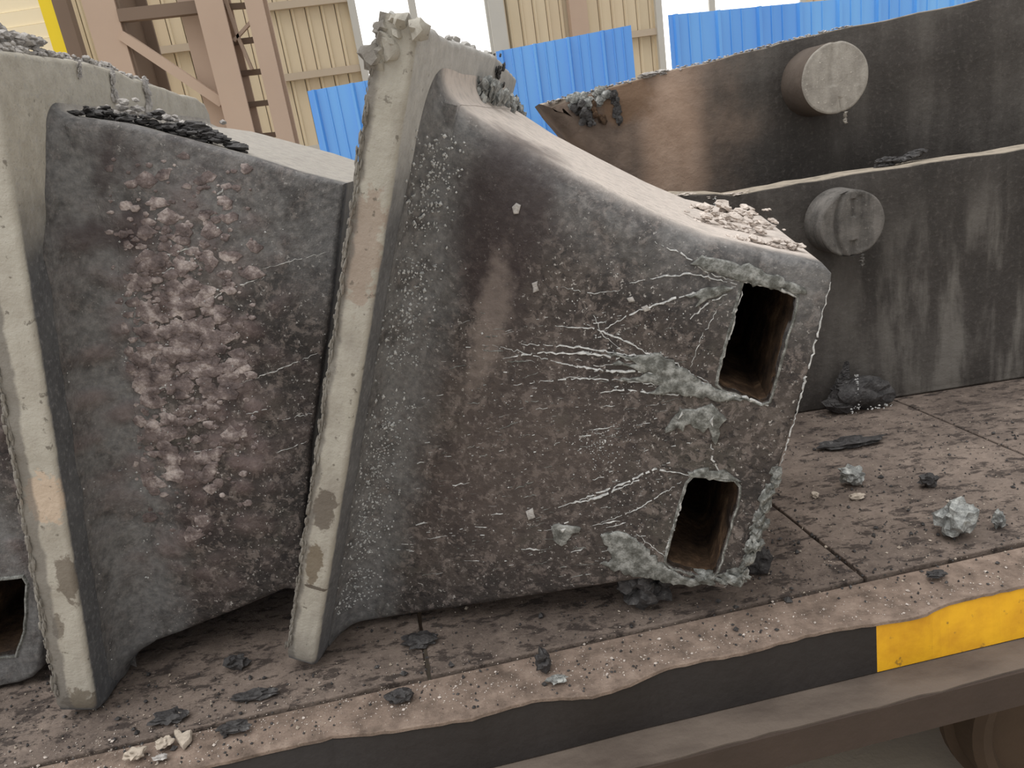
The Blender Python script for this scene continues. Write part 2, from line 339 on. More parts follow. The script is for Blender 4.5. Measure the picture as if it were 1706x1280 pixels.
m = M('glossy blue coated sheet', .14, 0, 1.0); MAT_BLUE = m.done(m.ramp(m.noise(1.3, 4, .5, vec=m.scale(m.vec, (1, 1, .2))), [(.3, (60, 138, 230)), (.7, (112, 182, 248))]))
m = M('lit window pane'); m.b.inputs['Emission Strength'].default_value = 1.35; m.b.inputs['Emission Color'].default_value = (1, 1, .99, 1); MAT_PANE = m.done((240, 240, 238))

# ------------------------------------------------------------------ the hall: floor, cladded wall, windows
mb = MB(); mb.box((-22, -4, -.1), (22, 20, 0)); tag(mb.build('floor', MAT_FLOOR), kind='structure')
WY, WYAW = 14.0, math.radians(11)
WD = np.array([math.cos(WYAW), math.sin(WYAW), 0]); WN = np.array([-math.sin(WYAW), math.cos(WYAW), 0]); WO = np.array([0, WY, 0.0])
def onwall(x, y, off=0.0): return onpl(x, y, WO - WN * off, WN)
def wl(x, y): v = onwall(x, y) - WO; return v @ WD, v[2]
WM = Matrix(((WD[0], WN[0], 0, WO[0]), (WD[1], WN[1], 0, WO[1]), (0, 0, 1, 0), (0, 0, 0, 1)))
wall = empty('wall_back', mat=WM); tag(wall, kind='structure')
mb = MB(); mb.box((-16, .06, 0), (13, .16, 11)); mb.build('backing', MAT_PURL, wall)
sheet = MB(); P = .24                            # one ribbed sheet: flat pan with a standing seam at each side
prof = [(0, .05), (.0, .0), (.02, -.035), (.045, -.035), (.06, 0), (.15, .004), (P - .012, 0), (P - .012, .05)]
v = [(a, b, 0) for a, b in prof] + [(a, b, 11.0) for a, b in prof]; n = len(prof)
sheet.add(v, [(i, i + 1, n + i + 1, n + i) for i in range(n - 1)]); sh0 = None
for i in range(int(24 / P)):
    x = -13 + i * P
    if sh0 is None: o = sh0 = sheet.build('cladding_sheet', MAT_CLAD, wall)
    else: o = sh0.copy(); COL.objects.link(o)
    o.location = (x, 0, 0)
for (xa, ya), (xb, yb) in [((205, 94), (345, 77)), ((450, 12), (590, 0)), ((465, 131), (590, 118)), ((1054, 60), (1092, 53))]:
    a = wl(xa, ya); b = wl(xb, yb); z = (a[1] + b[1]) / 2
    mb = MB(); mb.box((a[0] - .1, -.12, z - .05), (b[0] + .1, -.03, z + .06)); mb.build('purlin', MAT_PURL, wall)
def window(idx, pxl, pxr, pyt, pyb, mull=()):
    a = wl(pxl, (pyt + pyb) / 2)[0]; b = wl(pxr, (pyt + pyb) / 2)[0]; zt = wl((pxl + pxr) / 2, pyt)[1]; zb = wl((pxl + pxr) / 2, pyb)[1]
    w0 = empty('window_%d' % idx, mat=WM @ Matrix.Translation((a, -.10, zb))); tag(w0, kind='structure')
    W = b - a; Hh = zt - zb; xs = [0] + [wl(q, (pyt + pyb) / 2)[0] - a for q in mull] + [W]
    for p, q in zip(xs[:-1], xs[1:]):
        k = MB(); k.box((p + .05, -.02, .05), (q - .05, 0, Hh - .05)); k.build('pane', MAT_PANE, w0)
    for x in xs: k = MB(); k.box((x - .06, -.06, 0), (x + .06, .02, Hh)); k.build('frame_post', MAT_FRAME, w0)
    for z in (0, Hh): k = MB(); k.box((0, -.06, z - .05), (W, .02, z + .05)); k.build('frame_rail', MAT_FRAME, w0)
window(1, 596, 818, -120, 250, (694,)); window(2, 1092, 1330, -140, 180, (1180,)); window(3, 508, 560, 246, 330)
k = MB(); a = wl(957, 20)[0]; k.box((a - .15, -.2, 0), (a + .17, -.04, 11)); k.build('wall_post', MAT_COLM, wall)
k = MB(); a = wl(818, 40)[0]; k.box((a - .05, -.2, 0), (a + .22, -.04, 11)); k.build('wall_post', MAT_FRAME, wall)
# far left: cream sheets with level laps, overexposed glare put into their pale colour
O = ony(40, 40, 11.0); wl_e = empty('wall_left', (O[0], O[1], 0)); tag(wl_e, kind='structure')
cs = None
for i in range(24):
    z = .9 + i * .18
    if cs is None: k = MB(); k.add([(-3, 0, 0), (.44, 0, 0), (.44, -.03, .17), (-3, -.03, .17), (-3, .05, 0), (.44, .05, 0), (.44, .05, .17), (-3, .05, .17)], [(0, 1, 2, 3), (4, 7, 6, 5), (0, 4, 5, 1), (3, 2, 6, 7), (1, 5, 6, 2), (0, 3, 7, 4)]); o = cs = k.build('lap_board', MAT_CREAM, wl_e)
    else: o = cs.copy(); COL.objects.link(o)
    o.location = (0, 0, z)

# ------------------------------------------------------------------ steel frames in front of the wall
def at(x, y, Y): return Vector(ony(x, y, Y))
def upright(mbx, xl, xr, y, Y, dep, z0=0, z1=7.0):
    a = at(xl, y, Y); b = at(xr, y, Y); mbx.box((a.x, Y - dep / 2, z0), (b.x, Y + dep / 2, z1))
def ibeam(xl, xr, y, Y, name, mat, parent, face=.30):
    """standing I section: front flange, web, rear flange"""
    a = at(xl, y, Y); b = at(xr, y, Y); k = MB(); cx = (a.x + b.x) / 2
    k.box((a.x, Y - face / 2, 0), (b.x, Y - face / 2 + .025, 7)); k.box((a.x, Y + face / 2 - .025, 0), (b.x, Y + face / 2, 7)); k.box((cx - .015, Y - face / 2 + .025, 0), (cx + .015, Y + face / 2 - .025, 7))
    o = k.build(name, mat, parent); return o
O = at(180, 100, 8.0); fr = empty('braced_frame', (0, 0, 0)); 
tag(fr, 'brown steel frame with a diagonal brace standing behind the left casting', 'steel frame')
k = MB(); upright(k, 152, 206, 50, 8.0, .06); k.build('column', MAT_COLM, fr)
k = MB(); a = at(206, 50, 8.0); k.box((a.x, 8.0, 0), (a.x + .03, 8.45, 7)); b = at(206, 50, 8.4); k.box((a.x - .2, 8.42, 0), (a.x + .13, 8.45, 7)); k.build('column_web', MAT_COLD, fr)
k = MB(); k.bar(at(200, 27, 8.0), at(345, 11, 8.0), .10, .11); k.build('cross_beam', MAT_COLD, fr)  # darker than the columns: shade of its underside put into the colour
k = MB(); a = at(205, 60, 8.0); b = at(372, 172, 8.0); k.bar(a, b, .09, .10, (0, 1, 0)); k.build('diagonal_brace', MAT_COLM, fr)
k = MB(); upright(k, 313, 345, 60, 8.15, .10); k.build('column', MAT_COLM, fr)
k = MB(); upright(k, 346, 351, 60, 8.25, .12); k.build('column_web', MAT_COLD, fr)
la = empty('laced_column', (0, 0, 0)); tag(la, 'twin-leg brown steel column laced with short flat bars', 'steel column')
ibeam(347, 392, 60, 8.0, 'column_leg', MAT_COLM, la); ibeam(437, 466, 110, 8.0, 'column_leg', MAT_COLM, la, .22)
for (p, q) in (((372, 12), (434, 8)), ((389, 71), (436, 65)), ((400, 123), (447, 118)), ((412, 175), (456, 170)), ((420, 228), (462, 224))):
    k = MB(); k.bar(at(*p, 8.12), at(*q, 8.12), .06, .05); k.build('batten', MAT_COLD, la)
for (p, q) in (((374, -6), (398, 64)), ((390, 68), (426, 28)), ((398, 64), (420, 116))):
    k = MB(); k.bar(at(*p, 8.0), at(*q, 8.0), .035, .03); k.build('lacing_bar', MAT_COLM, la)
k = MB(); upright(k, 86, 108, 60, 9.5, .12); tag(k.build('yellow_post', MAT_YPOST), 'bright yellow painted post at far left', 'post')
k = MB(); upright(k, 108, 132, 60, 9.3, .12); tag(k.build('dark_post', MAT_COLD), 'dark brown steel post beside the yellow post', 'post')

# blue coated sheets: each stack edge is a ribbed sheet of its own
def blue(px0, px1, py0, py1, Y, yaw, h, label, dz=.0, n_ribs=5):
    """ribbed sheet standing upright: top-left at (px0,py0), top-right at px1"""
    A = ony(px0, py0, Y); yw = math.radians(yaw); d = np.array([math.cos(yw), math.sin(yw), 0]); nn = np.array([-math.sin(yw), math.cos(yw), 0])
    B = onpl(px1, py1, A, nn); W = (B - A) @ d; rise = B[2] - A[2]
    o = empty('blue_panel', mat=Matrix(((d[0], nn[0], 0, A[0]), (d[1], nn[1], 0, A[1]), (0, 0, 1, 0), (0, 0, 0, 1)))); tag(o, label, 'blue sheet', 'blue corrugated sheets')
    pitch = W / n_ribs
    for i in range(n_ribs):
        x0 = i * pitch; pr = [(0, 0), (.10, 0), (.13, -.03), (.20, -.03), (.23, 0), (.45, .0), (.465, -.010), (.49, -.010), (.505, 0), (.72, 0), (.735, -.010), (.76, -.010), (.775, 0), (1, 0)]
        fr_ = [(x0 + a * pitch, b) for a, b in pr]; zt = lambda x: A[2] + rise * x / W
        v = [(x, y, A[2] - h) for x, y in fr_] + [(x, y, zt(x)) for x, y in fr_] + [(x, y + .004, A[2] - h) for x, y in fr_] + [(x, y + .004, zt(x)) for x, y in fr_]; m_ = len(fr_)
        f = [(j, j + 1, m_ + j + 1, m_ + j) for j in range(m_ - 1)] + [(2 * m_ + j, 3 * m_ + j, 3 * m_ + j + 1, 2 * m_ + j + 1) for j in range(m_ - 1)] + [(m_ + j, m_ + j + 1, 3 * m_ + j + 1, 3 * m_ + j) for j in range(m_ - 1)]
        mesh_obj('sheet_rib', v, f, MAT_BLUE, o)
blue(512, 640, 152, 129, 6.5, -8, 3.0, 'blue ribbed metal sheet seen between the two castings', n_ribs=2)
blue(826, 1051, 86, 42, 6.0, -10, 3.0, 'blue ribbed metal sheet right of the central casting, below the tan wall', n_ribs=4)
blue(1113, 1760, 25, -35, 6.6, 9, 3.0, 'long pale blue ribbed sheet above the rear slab', n_ribs=10)

# ------------------------------------------------------------------ transfer car
car = empty('transfer_car', (0, 1.6, 0)); tag(car, 'flat steel transfer car with a black and yellow striped edge', 'transfer car')
def W2C(v): return (v[0], v[1] - 1.6, v[2])
stepA, stepB = onz(460, 1179), onz(1706, 901)
sd_ = (stepB - stepA) / (stepB[0] - stepA[0])
def stepy(x): return stepA[1] + sd_[1] * (x - stepA[0])
# deck plates, their seams running front to back
seams = [-2.6, -1.35, -.30, .667, 1.385, 2.3, 3.6]; slant = -.17
for i in range(6):
    x0, x1 = seams[i] + .004, seams[i + 1] - .004; g = lambda x, y: x + slant * (y - 1.5)
    out = []
    for yy0, yy1 in ((None, 3.4),):
        pts = [(g(x0, stepy(x0)), stepy(x0)), (g(x1, stepy(x1)), stepy(x1)), (g(x1, 3.6), 3.6), (g(x0, 3.6), 3.6)]
        pts = dens(pts, .06, .0012, 20 + i)
        v, f = prism(lambda a, b, d: W2C((a, b, BED - d)), pts, 0 + .0008 * (i % 3), .03, .003, seg=2)
        mesh_obj('deck_plate', v, f, MAT_DECK, car)
# edge beam top, bent outline
top_px = [(-60, 1352), (120, 1316), (300, 1281), (385, 1262), (470, 1241), (560, 1222), (650, 1213), (780, 1193), (850, 1172), (900, 1160), (990, 1155), (1040, 1138), (1100, 1112), (1150, 1098), (1230, 1084), (1300, 1066), (1380, 1045), (1460, 1034), (1530, 1022), (1580, 1000), (1640, 985), (1706, 971), (1850, 935), (2000, 900)]
bot_px = [(-60, 1490), (500, 1358), (921, 1254), (1066, 1216), (1467, 1119), (1706, 1062), (2000, 992)]
edge = [onz(*q) for q in top_px]
zb = BED - .125
bl = [onz(x, y, zb) for x, y in bot_px]
for L_ in (edge, bl):                               # the car goes on to both sides of the picture
    k_ = np.polyfit([p[0] for p in L_], [p[1] for p in L_], 1); z_ = L_[0][2]
    L_.insert(0, np.array([-2.6, k_[0] * -2.6 + k_[1], z_])); L_.append(np.array([3.5, k_[0] * 3.5 + k_[1], z_]))
def interp(L, x): return float(np.interp(x, [p[0] for p in L], [p[1] for p in L]))
xs = np.linspace(edge[0][0], edge[-1][0], 320); fine_edge = []
rg = random.Random(4)
for x in xs: fine_edge.append((x, interp(edge, x) + rg.gauss(0, .0012)))
back = [(x, stepy(x) - .012) for x in xs[::-1]]
v, f = prism(lambda a, b, d: W2C((a, b, BED - .006 - d)), fine_edge + back, 0, .008, .002, seg=2); mesh_obj('edge_beam_top', v, f, MAT_EDGE, car)
k = MB(); gv = []
xb = float(onz(1462, 1034)[0])
def fascia(x0, x1, mat, label=None):
    X = [x0] + [x for x in xs if x0 < x < x1] + [x1]; v = []
    for x in X:
        yt = interp([(a, b) for a, b in fine_edge], x) + .004; yb_ = interp(bl, x) + .0
        v += [W2C((x, yt, BED - .010)), W2C((x, yb_, zb)), W2C((x, yb_ + .03, zb)), W2C((x, yt + .03, BED - .010))]
    f = []
    for i in range(len(X) - 1):
        a, b = 4 * i, 4 * i + 4
        for j in range(4): f.append((a + j, a + (j + 1) % 4, b + (j + 1) % 4, b + j))
    f += [(0, 1, 2, 3), tuple(4 * (len(X) - 1) + j for j in range(4))]
    o = mesh_obj('hazard_stripe', v, f, mat, car)
    if label: o['label'] = label
fascia(xs[0], xb, MAT_BLACK, 'black painted stretch of the car edge'); fascia(xb, xs[-1], MAT_YELLOW, 'yellow painted stretch of the car edge')
out_px = [(700, 1368), (1066, 1276), (1329, 1205), (1554, 1146), (1706, 1110), (1900, 1064)]
low_px = [(1299, 1282), (1460, 1229), (1591, 1199), (1706, 1171), (1900, 1122)]
ol = [onz(x, y, zb) for x, y in out_px]
xs2 = np.linspace(-2.6, 3.5, 140)
v = []; f = []
off = np.array([interp(ol, x) for x in xs2])
k0 = np.polyfit([p[0] for p in ol], [p[1] for p in ol], 1); k1 = np.polyfit([p[0] for p in bl], [p[1] for p in bl], 1)
ll = [onpl(x, y, np.array([0, k0[1], 0]), np.array([-k0[0], 1, 0])) for x, y in low_px]; zlow = float(np.mean([p[2] for p in ll]))
for x in xs2:
    yo = k0[0] * x + k0[1] + rg.gauss(0, .0015); yi = k1[0] * x + k1[1] + .02
    v += [W2C((x, yi, zb - .002)), W2C((x, yo, zb - .002 - .004)), W2C((x, yo + .001, zlow)), W2C((x, yi + .02, zlow))]
for i in range(len(xs2) - 1):
    a, b = 4 * i, 4 * i + 4
    for j in range(4): f.append((a + j, a + (j + 1) % 4, b + (j + 1) % 4, b + j))
f += [(0, 1, 2, 3), tuple(4 * (len(xs2) - 1) + j for j in range(4))]
mesh_obj('channel_rail', v, f, MAT_LEDGE, car)
v2 = []
for x in xs2:
    yo = k0[0] * x + k0[1]; v2 += [W2C((x, yo - .004, zb - .010)), W2C((x, yo - .004, zlow - .002)), W2C((x, yo + .004, zlow - .002)), W2C((x, yo + .004, zb - .010))]
mesh_obj('rail_shade', v2, f, MAT_RAIL_SHADE, car)  # added strip whose dark colour stands for shade on the channel front
k = MB(); k.box(W2C((-2.4, 1.75, BED - .30)), W2C((3.3, 1.85, BED - .03))); k.build('frame_girder', MAT_UNDER, car)
k = MB(); k.box(W2C((-2.4, 3.0, BED - .30)), W2C((3.3, 3.1, BED - .03))); k.build('frame_girder', MAT_UNDER, car)
def wheel(c, R, name='wheel'):
    prof = [(0, -.09), (.05, -.09), (.055, -.05), (R - .06, -.035), (R - .045, -.06), (R - .02, -.065), (R, -.05), (R, .03), (R + .025, .035), (R + .025, .06), (0, .06)]
    v = []; f = []; n = 48
    for i in range(n):
        a = i / n * 2 * math.pi
        for r, y in prof: v.append(W2C((c[0] + r * math.cos(a), c[1] + y, c[2] + r * math.sin(a))))
    p = len(prof)
    for i in range(n):
        j = (i + 1) % n
        for q in range(p - 1): f.append((i * p + q, i * p + q + 1, j * p + q + 1, j * p + q))
    return mesh_obj(name, v, f, MAT_WHEEL, car, 30)
RW = .32
for wx, wy in ((1.345, 1.52), (-1.5, 1.52), (1.345, 3.2), (-1.5, 3.2), (3.0, 1.52)): wheel((wx, wy, RW + .026), RW)

# ------------------------------------------------------------------ castings
class Cast:
    """frame of one casting: w away from the flange, d into depth, h up along the flange"""
    def __init__(s, name, b, t, yaw, label):
        a = math.radians(yaw); s.B = onz(*b); s.ed = np.array([math.sin(a), math.cos(a), 0]); ex = np.array([math.cos(a), -math.sin(a), 0]); Z = np.array([0, 0, 1.0])
        v = onpl(*t, s.B, s.ed) - s.B; tl = math.atan2(v @ ex, v @ Z); s.top = np.linalg.norm(v)
        s.eh = math.cos(tl) * Z + math.sin(tl) * ex; s.ew = math.cos(tl) * ex - math.sin(tl) * Z
        s.o = empty(name, mat=Matrix(((s.ew[0], s.ed[0], s.eh[0], s.B[0]), (s.ew[1], s.ed[1], s.eh[1], s.B[1]), (s.ew[2], s.ed[2], s.eh[2], s.B[2]), (0, 0, 0, 1))))
        tag(s.o, label, 'steel casting')
    def loc(s, P): v = P - s.B; return np.array([v @ s.ew, v @ s.ed, v @ s.eh])
    def face(s, x, y, d): q = s.loc(onpl(x, y, s.B + d * s.ed, s.ed)); return np.array([q[0], q[2]])      # (w, h) on the plane at depth d
    def side(s, x, y, wv=0): q = s.loc(onpl(x, y, s.B + wv * s.ew, s.ew)); return np.array([q[1], q[2]])    # (d, h) on the flange's inner face
    def world(s, p): return s.B + p[0] * s.ew + p[1] * s.ed + p[2] * s.eh

WEBD = .15
def build_flange(C, top_px, th, depth, mat, seed, bot_in=.0):
    top = [C.side(*q) for q in top_px]              # from front to back along the top
    out = [(0, .035), (0, .3), (0, .8), (0, top[0][1] - .02)] + [tuple(q) for q in top] + [(depth, top[-1][1] - .10), (depth, .5), (depth, .0), (.04, 0), (.012, .01)]
    out = dens(out, .025, .0016, seed)
    v, f = prism(lambda a, b, d: (-d, a, b), out, 0, th, .010, seg=3)
    return mesh_obj('flange', v, f, mat, C.o, 40), out
def build_web(C, px, rr, T, mat, holes, seed, step=.03, jit=.0002):
    pts = []; rads = []
    P2 = [C.face(x, y, WEBD) if not isinstance(x, str) else np.array(y) for x, y in px]
    P2[0][0] = -.003; P2[-1][0] = -.003
    n = len(P2); rg = random.Random(seed)
    for i in range(n):
        a, b = P2[i], P2[(i + 1) % n]; k = max(1, int(np.linalg.norm(b - a) / step))
        for j in range(k):
            q = a + (b - a) * j / k
            if j: q = q + np.array([rg.gauss(0, jit), rg.gauss(0, jit)])
            pts.append(q); rads.append(rr[i] + (rr[(i + 1) % n] - rr[i]) * j / k)
    v, f = prism(lambda a, b, d: (a, d, b), pts, WEBD, WEBD + T, rads, holes, seg=5)
    return mesh_obj('body', v, f, mat, C.o, 40)
def build_fillet(C, bot, top, slopes, ra, R, T, mat, seed):
    """concave fillet where the body meets the flange: under the body, round its front, back over the top"""
    path = []                                       # (d, h, nd, nh, radius, slope)
    rb, rt = ra
    for k in range(8): path.append((WEBD + rb + .30 * (1 - k / 8), bot, 0, -1, R[0], slopes[0]))
    for k in range(7): a = k / 6 * math.pi / 2; path.append((WEBD + rb - rb * math.sin(a), bot + rb - rb * math.cos(a), -math.sin(a), -math.cos(a), R[0] + (R[1] - R[0]) * k / 6, slopes[0]))
    n = 80
    for k in range(1, n): path.append((WEBD, bot + rb + (top - rt - bot - rb) * k / n, -1, 0, R[1] + (R[2] * 1.2 - R[1]) * max(0, (k / n - .82) / .18), slopes[0] * (1 - k / n) + slopes[1] * k / n))
    for k in range(9): a = k / 8 * math.pi / 2; path.append((WEBD + rt - rt * math.cos(a), top - rt + rt * math.sin(a), -math.cos(a), math.sin(a), R[2] * (1.2 - .2 * k / 8), slopes[1]))
    for k in range(1, 25): path.append((WEBD + rt + (T - rt - .004) * k / 24, top, 0, 1, R[2], slopes[1]))
    K = 8; v = []; f = []
    for i, (d, h, nd, nh, r, sl_) in enumerate(path):
        r = r * (1 + .12 * mnoise.noise(Vector((seed, i * .21, 0))))
        for k in range(K + 1):
            a = k / K * math.pi / 2; o = r * (1 - math.sin(a)) + .0006; wv = r * (1 - math.cos(a)); e = .0015 * mnoise.noise(Vector((i * .6, k * 1.1, seed))) * (0 < k < K)
            v.append((wv + .0004, d + nd * (o + e), h + nh * (o + e) + sl_ * wv))
        v.append((-.004, d - nd * .006, h - nh * .006))
    for i in range(len(path) - 1):
        for k in range(K + 2): a = i * (K + 2); b = a + K + 2; q = (k + 1) % (K + 2); f.append((a + k, a + q, b + q, b + k))
    f += [tuple(range(K + 2)), tuple((len(path) - 1) * (K + 2) + k for k in range(K + 2))]
    return mesh_obj('fillet', v, f, mat, C.o, 60)
def body_line(C, p, q):                             # (h at the flange, slope) of an edge of the body given by two picture points
    a, b = C.face(*p, WEBD), C.face(*q, WEBD); s_ = (b[1] - a[1]) / (b[0] - a[0]); return float(a[1] - s_ * a[0]), float(s_)
def grains(C, name, mat, n, fn, rmin, rmax, seed):
    rg = random.Random(seed); mb = MB()
    for _ in range(n):
        p = fn(rg)
        if p is not None: crumb(mb, p, rg.uniform(rmin, rmax) * (1.6 if rg.random() < .08 else 1), rg)
    o = mb.build(name, mat, C.o); o['kind'] = 'stuff'; return o
def streaks(C, name, mat, lines, seed, dpt=WEBD):
    """frozen dribbles: beaded ridges on the body face. lines: (pixel points, width in m)"""
    rg = random.Random(seed); mb = MB()
    for pts, wd in lines:
        q = [C.face(x, y, dpt) for x, y in pts]; q = dens(q, .006, .0012, rg.randint(0, 9999), False); n = len(q); prev = None
        for i in range(n):
            t = q[min(n - 1, i + 1)] - q[max(0, i - 1)]; t = t / (np.linalg.norm(t) + 1e-9); nn = np.array([-t[1], t[0]])
            k = wd * rg.uniform(.35, 1.25) * (.35 + .65 * math.sin(math.pi * (i + .6) / (n + .2)))
            tri = [(*(q[i] + nn * k), -.0004), (*(q[i] + nn * k * .3), k * .9), (*(q[i] - nn * k * .6), k * .6), (*(q[i] - nn * k), -.0004)]
            tri = [(a, dpt - c_, b) for a, b, c_ in tri]
            if prev is not None and rg.random() > .10: mb.add(prev + tri, [(0, 1, 5, 4), (1, 2, 6, 5), (2, 3, 7, 6), (0, 3, 2, 1), (4, 5, 6, 7)])
            prev = tri
    o = mb.build(name, mat, C.o); o['kind'] = 'stuff'; return o
def film(C, name, mat, polys, seed, th=.003, dpt=WEBD, jit=.003, side=False):
    for i, pl in enumerate(polys):
        mb = MB()
        q = [(C.side if side else C.face)(x, y) if side else C.face(x, y, dpt) for x, y in pl]
        q = dens(q, .009, jit, seed + i)
        mp = (lambda a, b, d: (th * 1.0 - d, a, b)) if side else (lambda a, b, d: (a, dpt - th + d, b))
        v, f = prism(mp, q, 0, th + .002, th * .7, seg=2, back=False); mb.add(v, f); mb.build(name, mat, C.o, 50)

# ---- central casting
C2 = Cast('forked_casting', (522, 1122), (695, 55), 12, 'large dark casting with two rectangular sockets leaning in the middle')
flange2, fo2 = build_flange(C2, [(698, 34), (722, 50), (750, 66), (790, 80), (826, 92), (848, 116), (862, 132)], .062, .98, MAT_FL2, 3)
holes2 = [[(1240, 471), (1262, 474), (1318, 486), (1326, 494), (1322, 520), (1302, 590), (1286, 650), (1280, 668), (1268, 672), (1205, 648), (1197, 640), (1200, 620), (1220, 545), (1236, 484)],
          [(1156, 796), (1170, 795), (1222, 803), (1230, 812), (1228, 834), (1208, 905), (1194, 952), (1186, 962), (1172, 962), (1122, 946), (1111, 938), (1114, 920), (1132, 850), (1146, 806)]]
H2 = [[C2.face(x, y, WEBD) for x, y in h] for h in holes2]
H2d = [dens(h, .012, .0010, 5) for h in H2]
px2 = [(680, 124), (735, 160), (850, 235), (960, 293), (1080, 354), (1180, 397), (1280, 420), (1372, 440), (1386, 456), (1384, 480), (1352, 600), (1322, 700), (1296, 785), (1268, 860), (1236, 968), (1215, 985), (1160, 972), (1100, 962), (1030, 974), (900, 996), (740, 1020), (600, 1041), (580, 1044)]
rr2 = [.05, .055, .06, .06, .055, .05, .03, .012, .006, .006, .006, .006, .006, .006, .006, .006, .006, .01, .015, .02, .02, .02, .02]
body2 = build_web(C2, px2, rr2, .70, MAT_WEB2, H2d, 11)
(hb, sb), (ht, st_) = body_line(C2, (740, 1020), (600, 1041)), body_line(C2, (735, 160), (850, 235))
build_fillet(C2, hb, ht, (sb, st_), (.02, .055), (.012, .075, .04), .70, MAT_WEB2, 2)
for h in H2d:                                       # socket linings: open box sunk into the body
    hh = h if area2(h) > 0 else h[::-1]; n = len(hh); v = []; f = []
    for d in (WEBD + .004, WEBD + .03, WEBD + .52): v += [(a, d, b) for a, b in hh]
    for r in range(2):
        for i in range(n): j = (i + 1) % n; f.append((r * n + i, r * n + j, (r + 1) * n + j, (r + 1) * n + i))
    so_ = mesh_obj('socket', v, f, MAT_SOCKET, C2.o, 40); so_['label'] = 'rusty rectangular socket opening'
    cap = [(a, WEBD + .52, b) for a, b in hh]; mesh_obj('socket_shade_cap', cap, tess([hh], [0]), MAT_SOCKET_SHADE, so_)  # cap added to close the opening; the shade is in its colour
    # raised lip around the socket
    lip_o = inset(hh, -.006); lip_i = inset(hh, -.001); v = []; f = []; rg2 = random.Random(n)
    for i in range(n):
        k = rg2.uniform(.3, 1.3) * .0035
        v += [(*lip_o[i], 0), (*(lip_o[i] * .5 + lip_i[i] * .5), k), (*lip_i[i], k * .8), (*lip_i[i], -.01)]
    v = [(a, WEBD - c_, b) for a, b, c_ in v]
    for i in range(n):
        j = (i + 1) % n
        for q in range(3): f.append((4 * i + q, 4 * i + q + 1, 4 * j + q + 1, 4 * j + q))
    mesh_obj('socket_lip', v, f, MAT_FILM, so_, 50)
def fil_pt(h0, h1, spread):
    def fn(rg):
        h = rg.uniform(h0, h1)
        if mnoise.noise(Vector((h * 7, 3, 1))) < -.25 and rg.random() < .7: return None
        t = min(1, max(0, rg.gauss(.55, spread))); a = t * math.pi / 2; r = .075
        return (r * (1 - math.cos(a)) + .001, WEBD - r * (1 - math.sin(a)) - .001, h)
    return fn
grains(C2, 'fillet_spatter', MAT_SPAT, 1500, fil_pt(.08, 1.12, .22), .0012, .0034, 8)
LN = [([(1192, 650), (1130, 615), (1060, 600), (980, 590), (900, 588), (838, 598)], .0045), ([(1185, 642), (1120, 602), (1040, 590), (960, 578), (868, 573)], .0035), ([(1190, 655), (1100, 641), (1030, 633), (960, 630), (850, 642)], .003),
      ([(1182, 660), (1100, 656), (1040, 650), (1000, 655)], .004), ([(1130, 622), (1050, 572), (990, 548), (925, 543)], .003), ([(1040, 585), (1005, 560), (985, 520)], .002), ([(1060, 605), (960, 612), (820, 575)], .002), ([(1150, 630), (1080, 620), (1010, 618), (935, 606)], .005),
      ([(1232, 470), (1180, 455), (1130, 420), (1083, 402)], .003), ([(1228, 474), (1150, 456), (1100, 462), (1048, 472)], .003), ([(1226, 478), (1175, 486), (1120, 498), (1060, 520), (1008, 548)], .0035), ([(1215, 486), (1180, 505), (1150, 532)], .003), ([(1205, 500), (1170, 560), (1150, 612)], .0015), ([(1040, 482), (990, 490), (935, 478)], .0015),
      ([(1148, 792), (1090, 782), (1040, 805), (990, 825), (930, 846)], .004), ([(1065, 800), (1000, 828), (955, 838)], .005), ([(1140, 800), (1060, 850), (1000, 872)], .002), ([(1110, 930), (1060, 890)], .002), ([(1190, 650), (1235, 662), (1280, 676)], .006),
      ([(1238, 470), (1290, 478), (1330, 496)], .006), ([(1185, 740), (1190, 770), (1200, 792)], .004), ([(1105, 940), (1125, 870), (1145, 805)], .004), ([(1192, 640), (1215, 560), (1236, 485)], .004), ([(1384, 470), (1350, 605), (1300, 780)], .003)]
rg = random.Random(31)
for _ in range(420):
    x = rg.uniform(680, 1150); y = rg.uniform(520, 960)
    src = (1215, 640) if (y < 700 and rg.random() < .8) else (1140, 860); dx, dy = x - src[0], y - src[1]; L = math.hypot(dx, dy)
    if L < 60 or rg.random() < (L / 700) ** 2: continue
    ln = rg.choice([3, 4, 5, 6, 8, 12, 20, 34]); a = math.pi + rg.gauss(.16, .14)
    LN.append(([(x, y), (x + math.cos(a) * ln, y - math.sin(a) * ln * .9)], rg.choice([.0005, .0007, .0009, .0012, .0018])))
LN = [(p, w_ * (.7 if i < 24 else 1)) for i, (p, w_) in enumerate(LN)]
streaks(C2, 'metal_spatter', MAT_SPAT, [q for i, q in enumerate(LN) if i < 24 or i % 2], 17); streaks(C2, 'metal_spatter', MAT_FILM, [q for i, q in enumerate(LN) if i >= 24 and i % 2 == 0], 18)
def w2(rg):
    cx, cy, sx, sy = rg.choice([(1000, 700, 130, 110), (1060, 830, 60, 60), (1000, 740, 25, 20), (860, 640, 160, 180), (1080, 560, 90, 60)])
    x, y = rg.gauss(cx, sx), rg.gauss(cy, sy)
    if not (650 < x < 1180 and 380 < y < 960): return None
    q = C2.face(x, y, WEBD)
    for h in H2:
        if min(p[0] for p in h) - .01 < q[0] < max(p[0] for p in h) + .01 and min(p[1] for p in h) - .01 < q[1] < max(p[1] for p in h) + .01: return None
    return (q[0], WEBD - .0005, q[1])
grains(C2, 'white_specks', MAT_SPAT, 900, w2, .0004, .0018, 91)
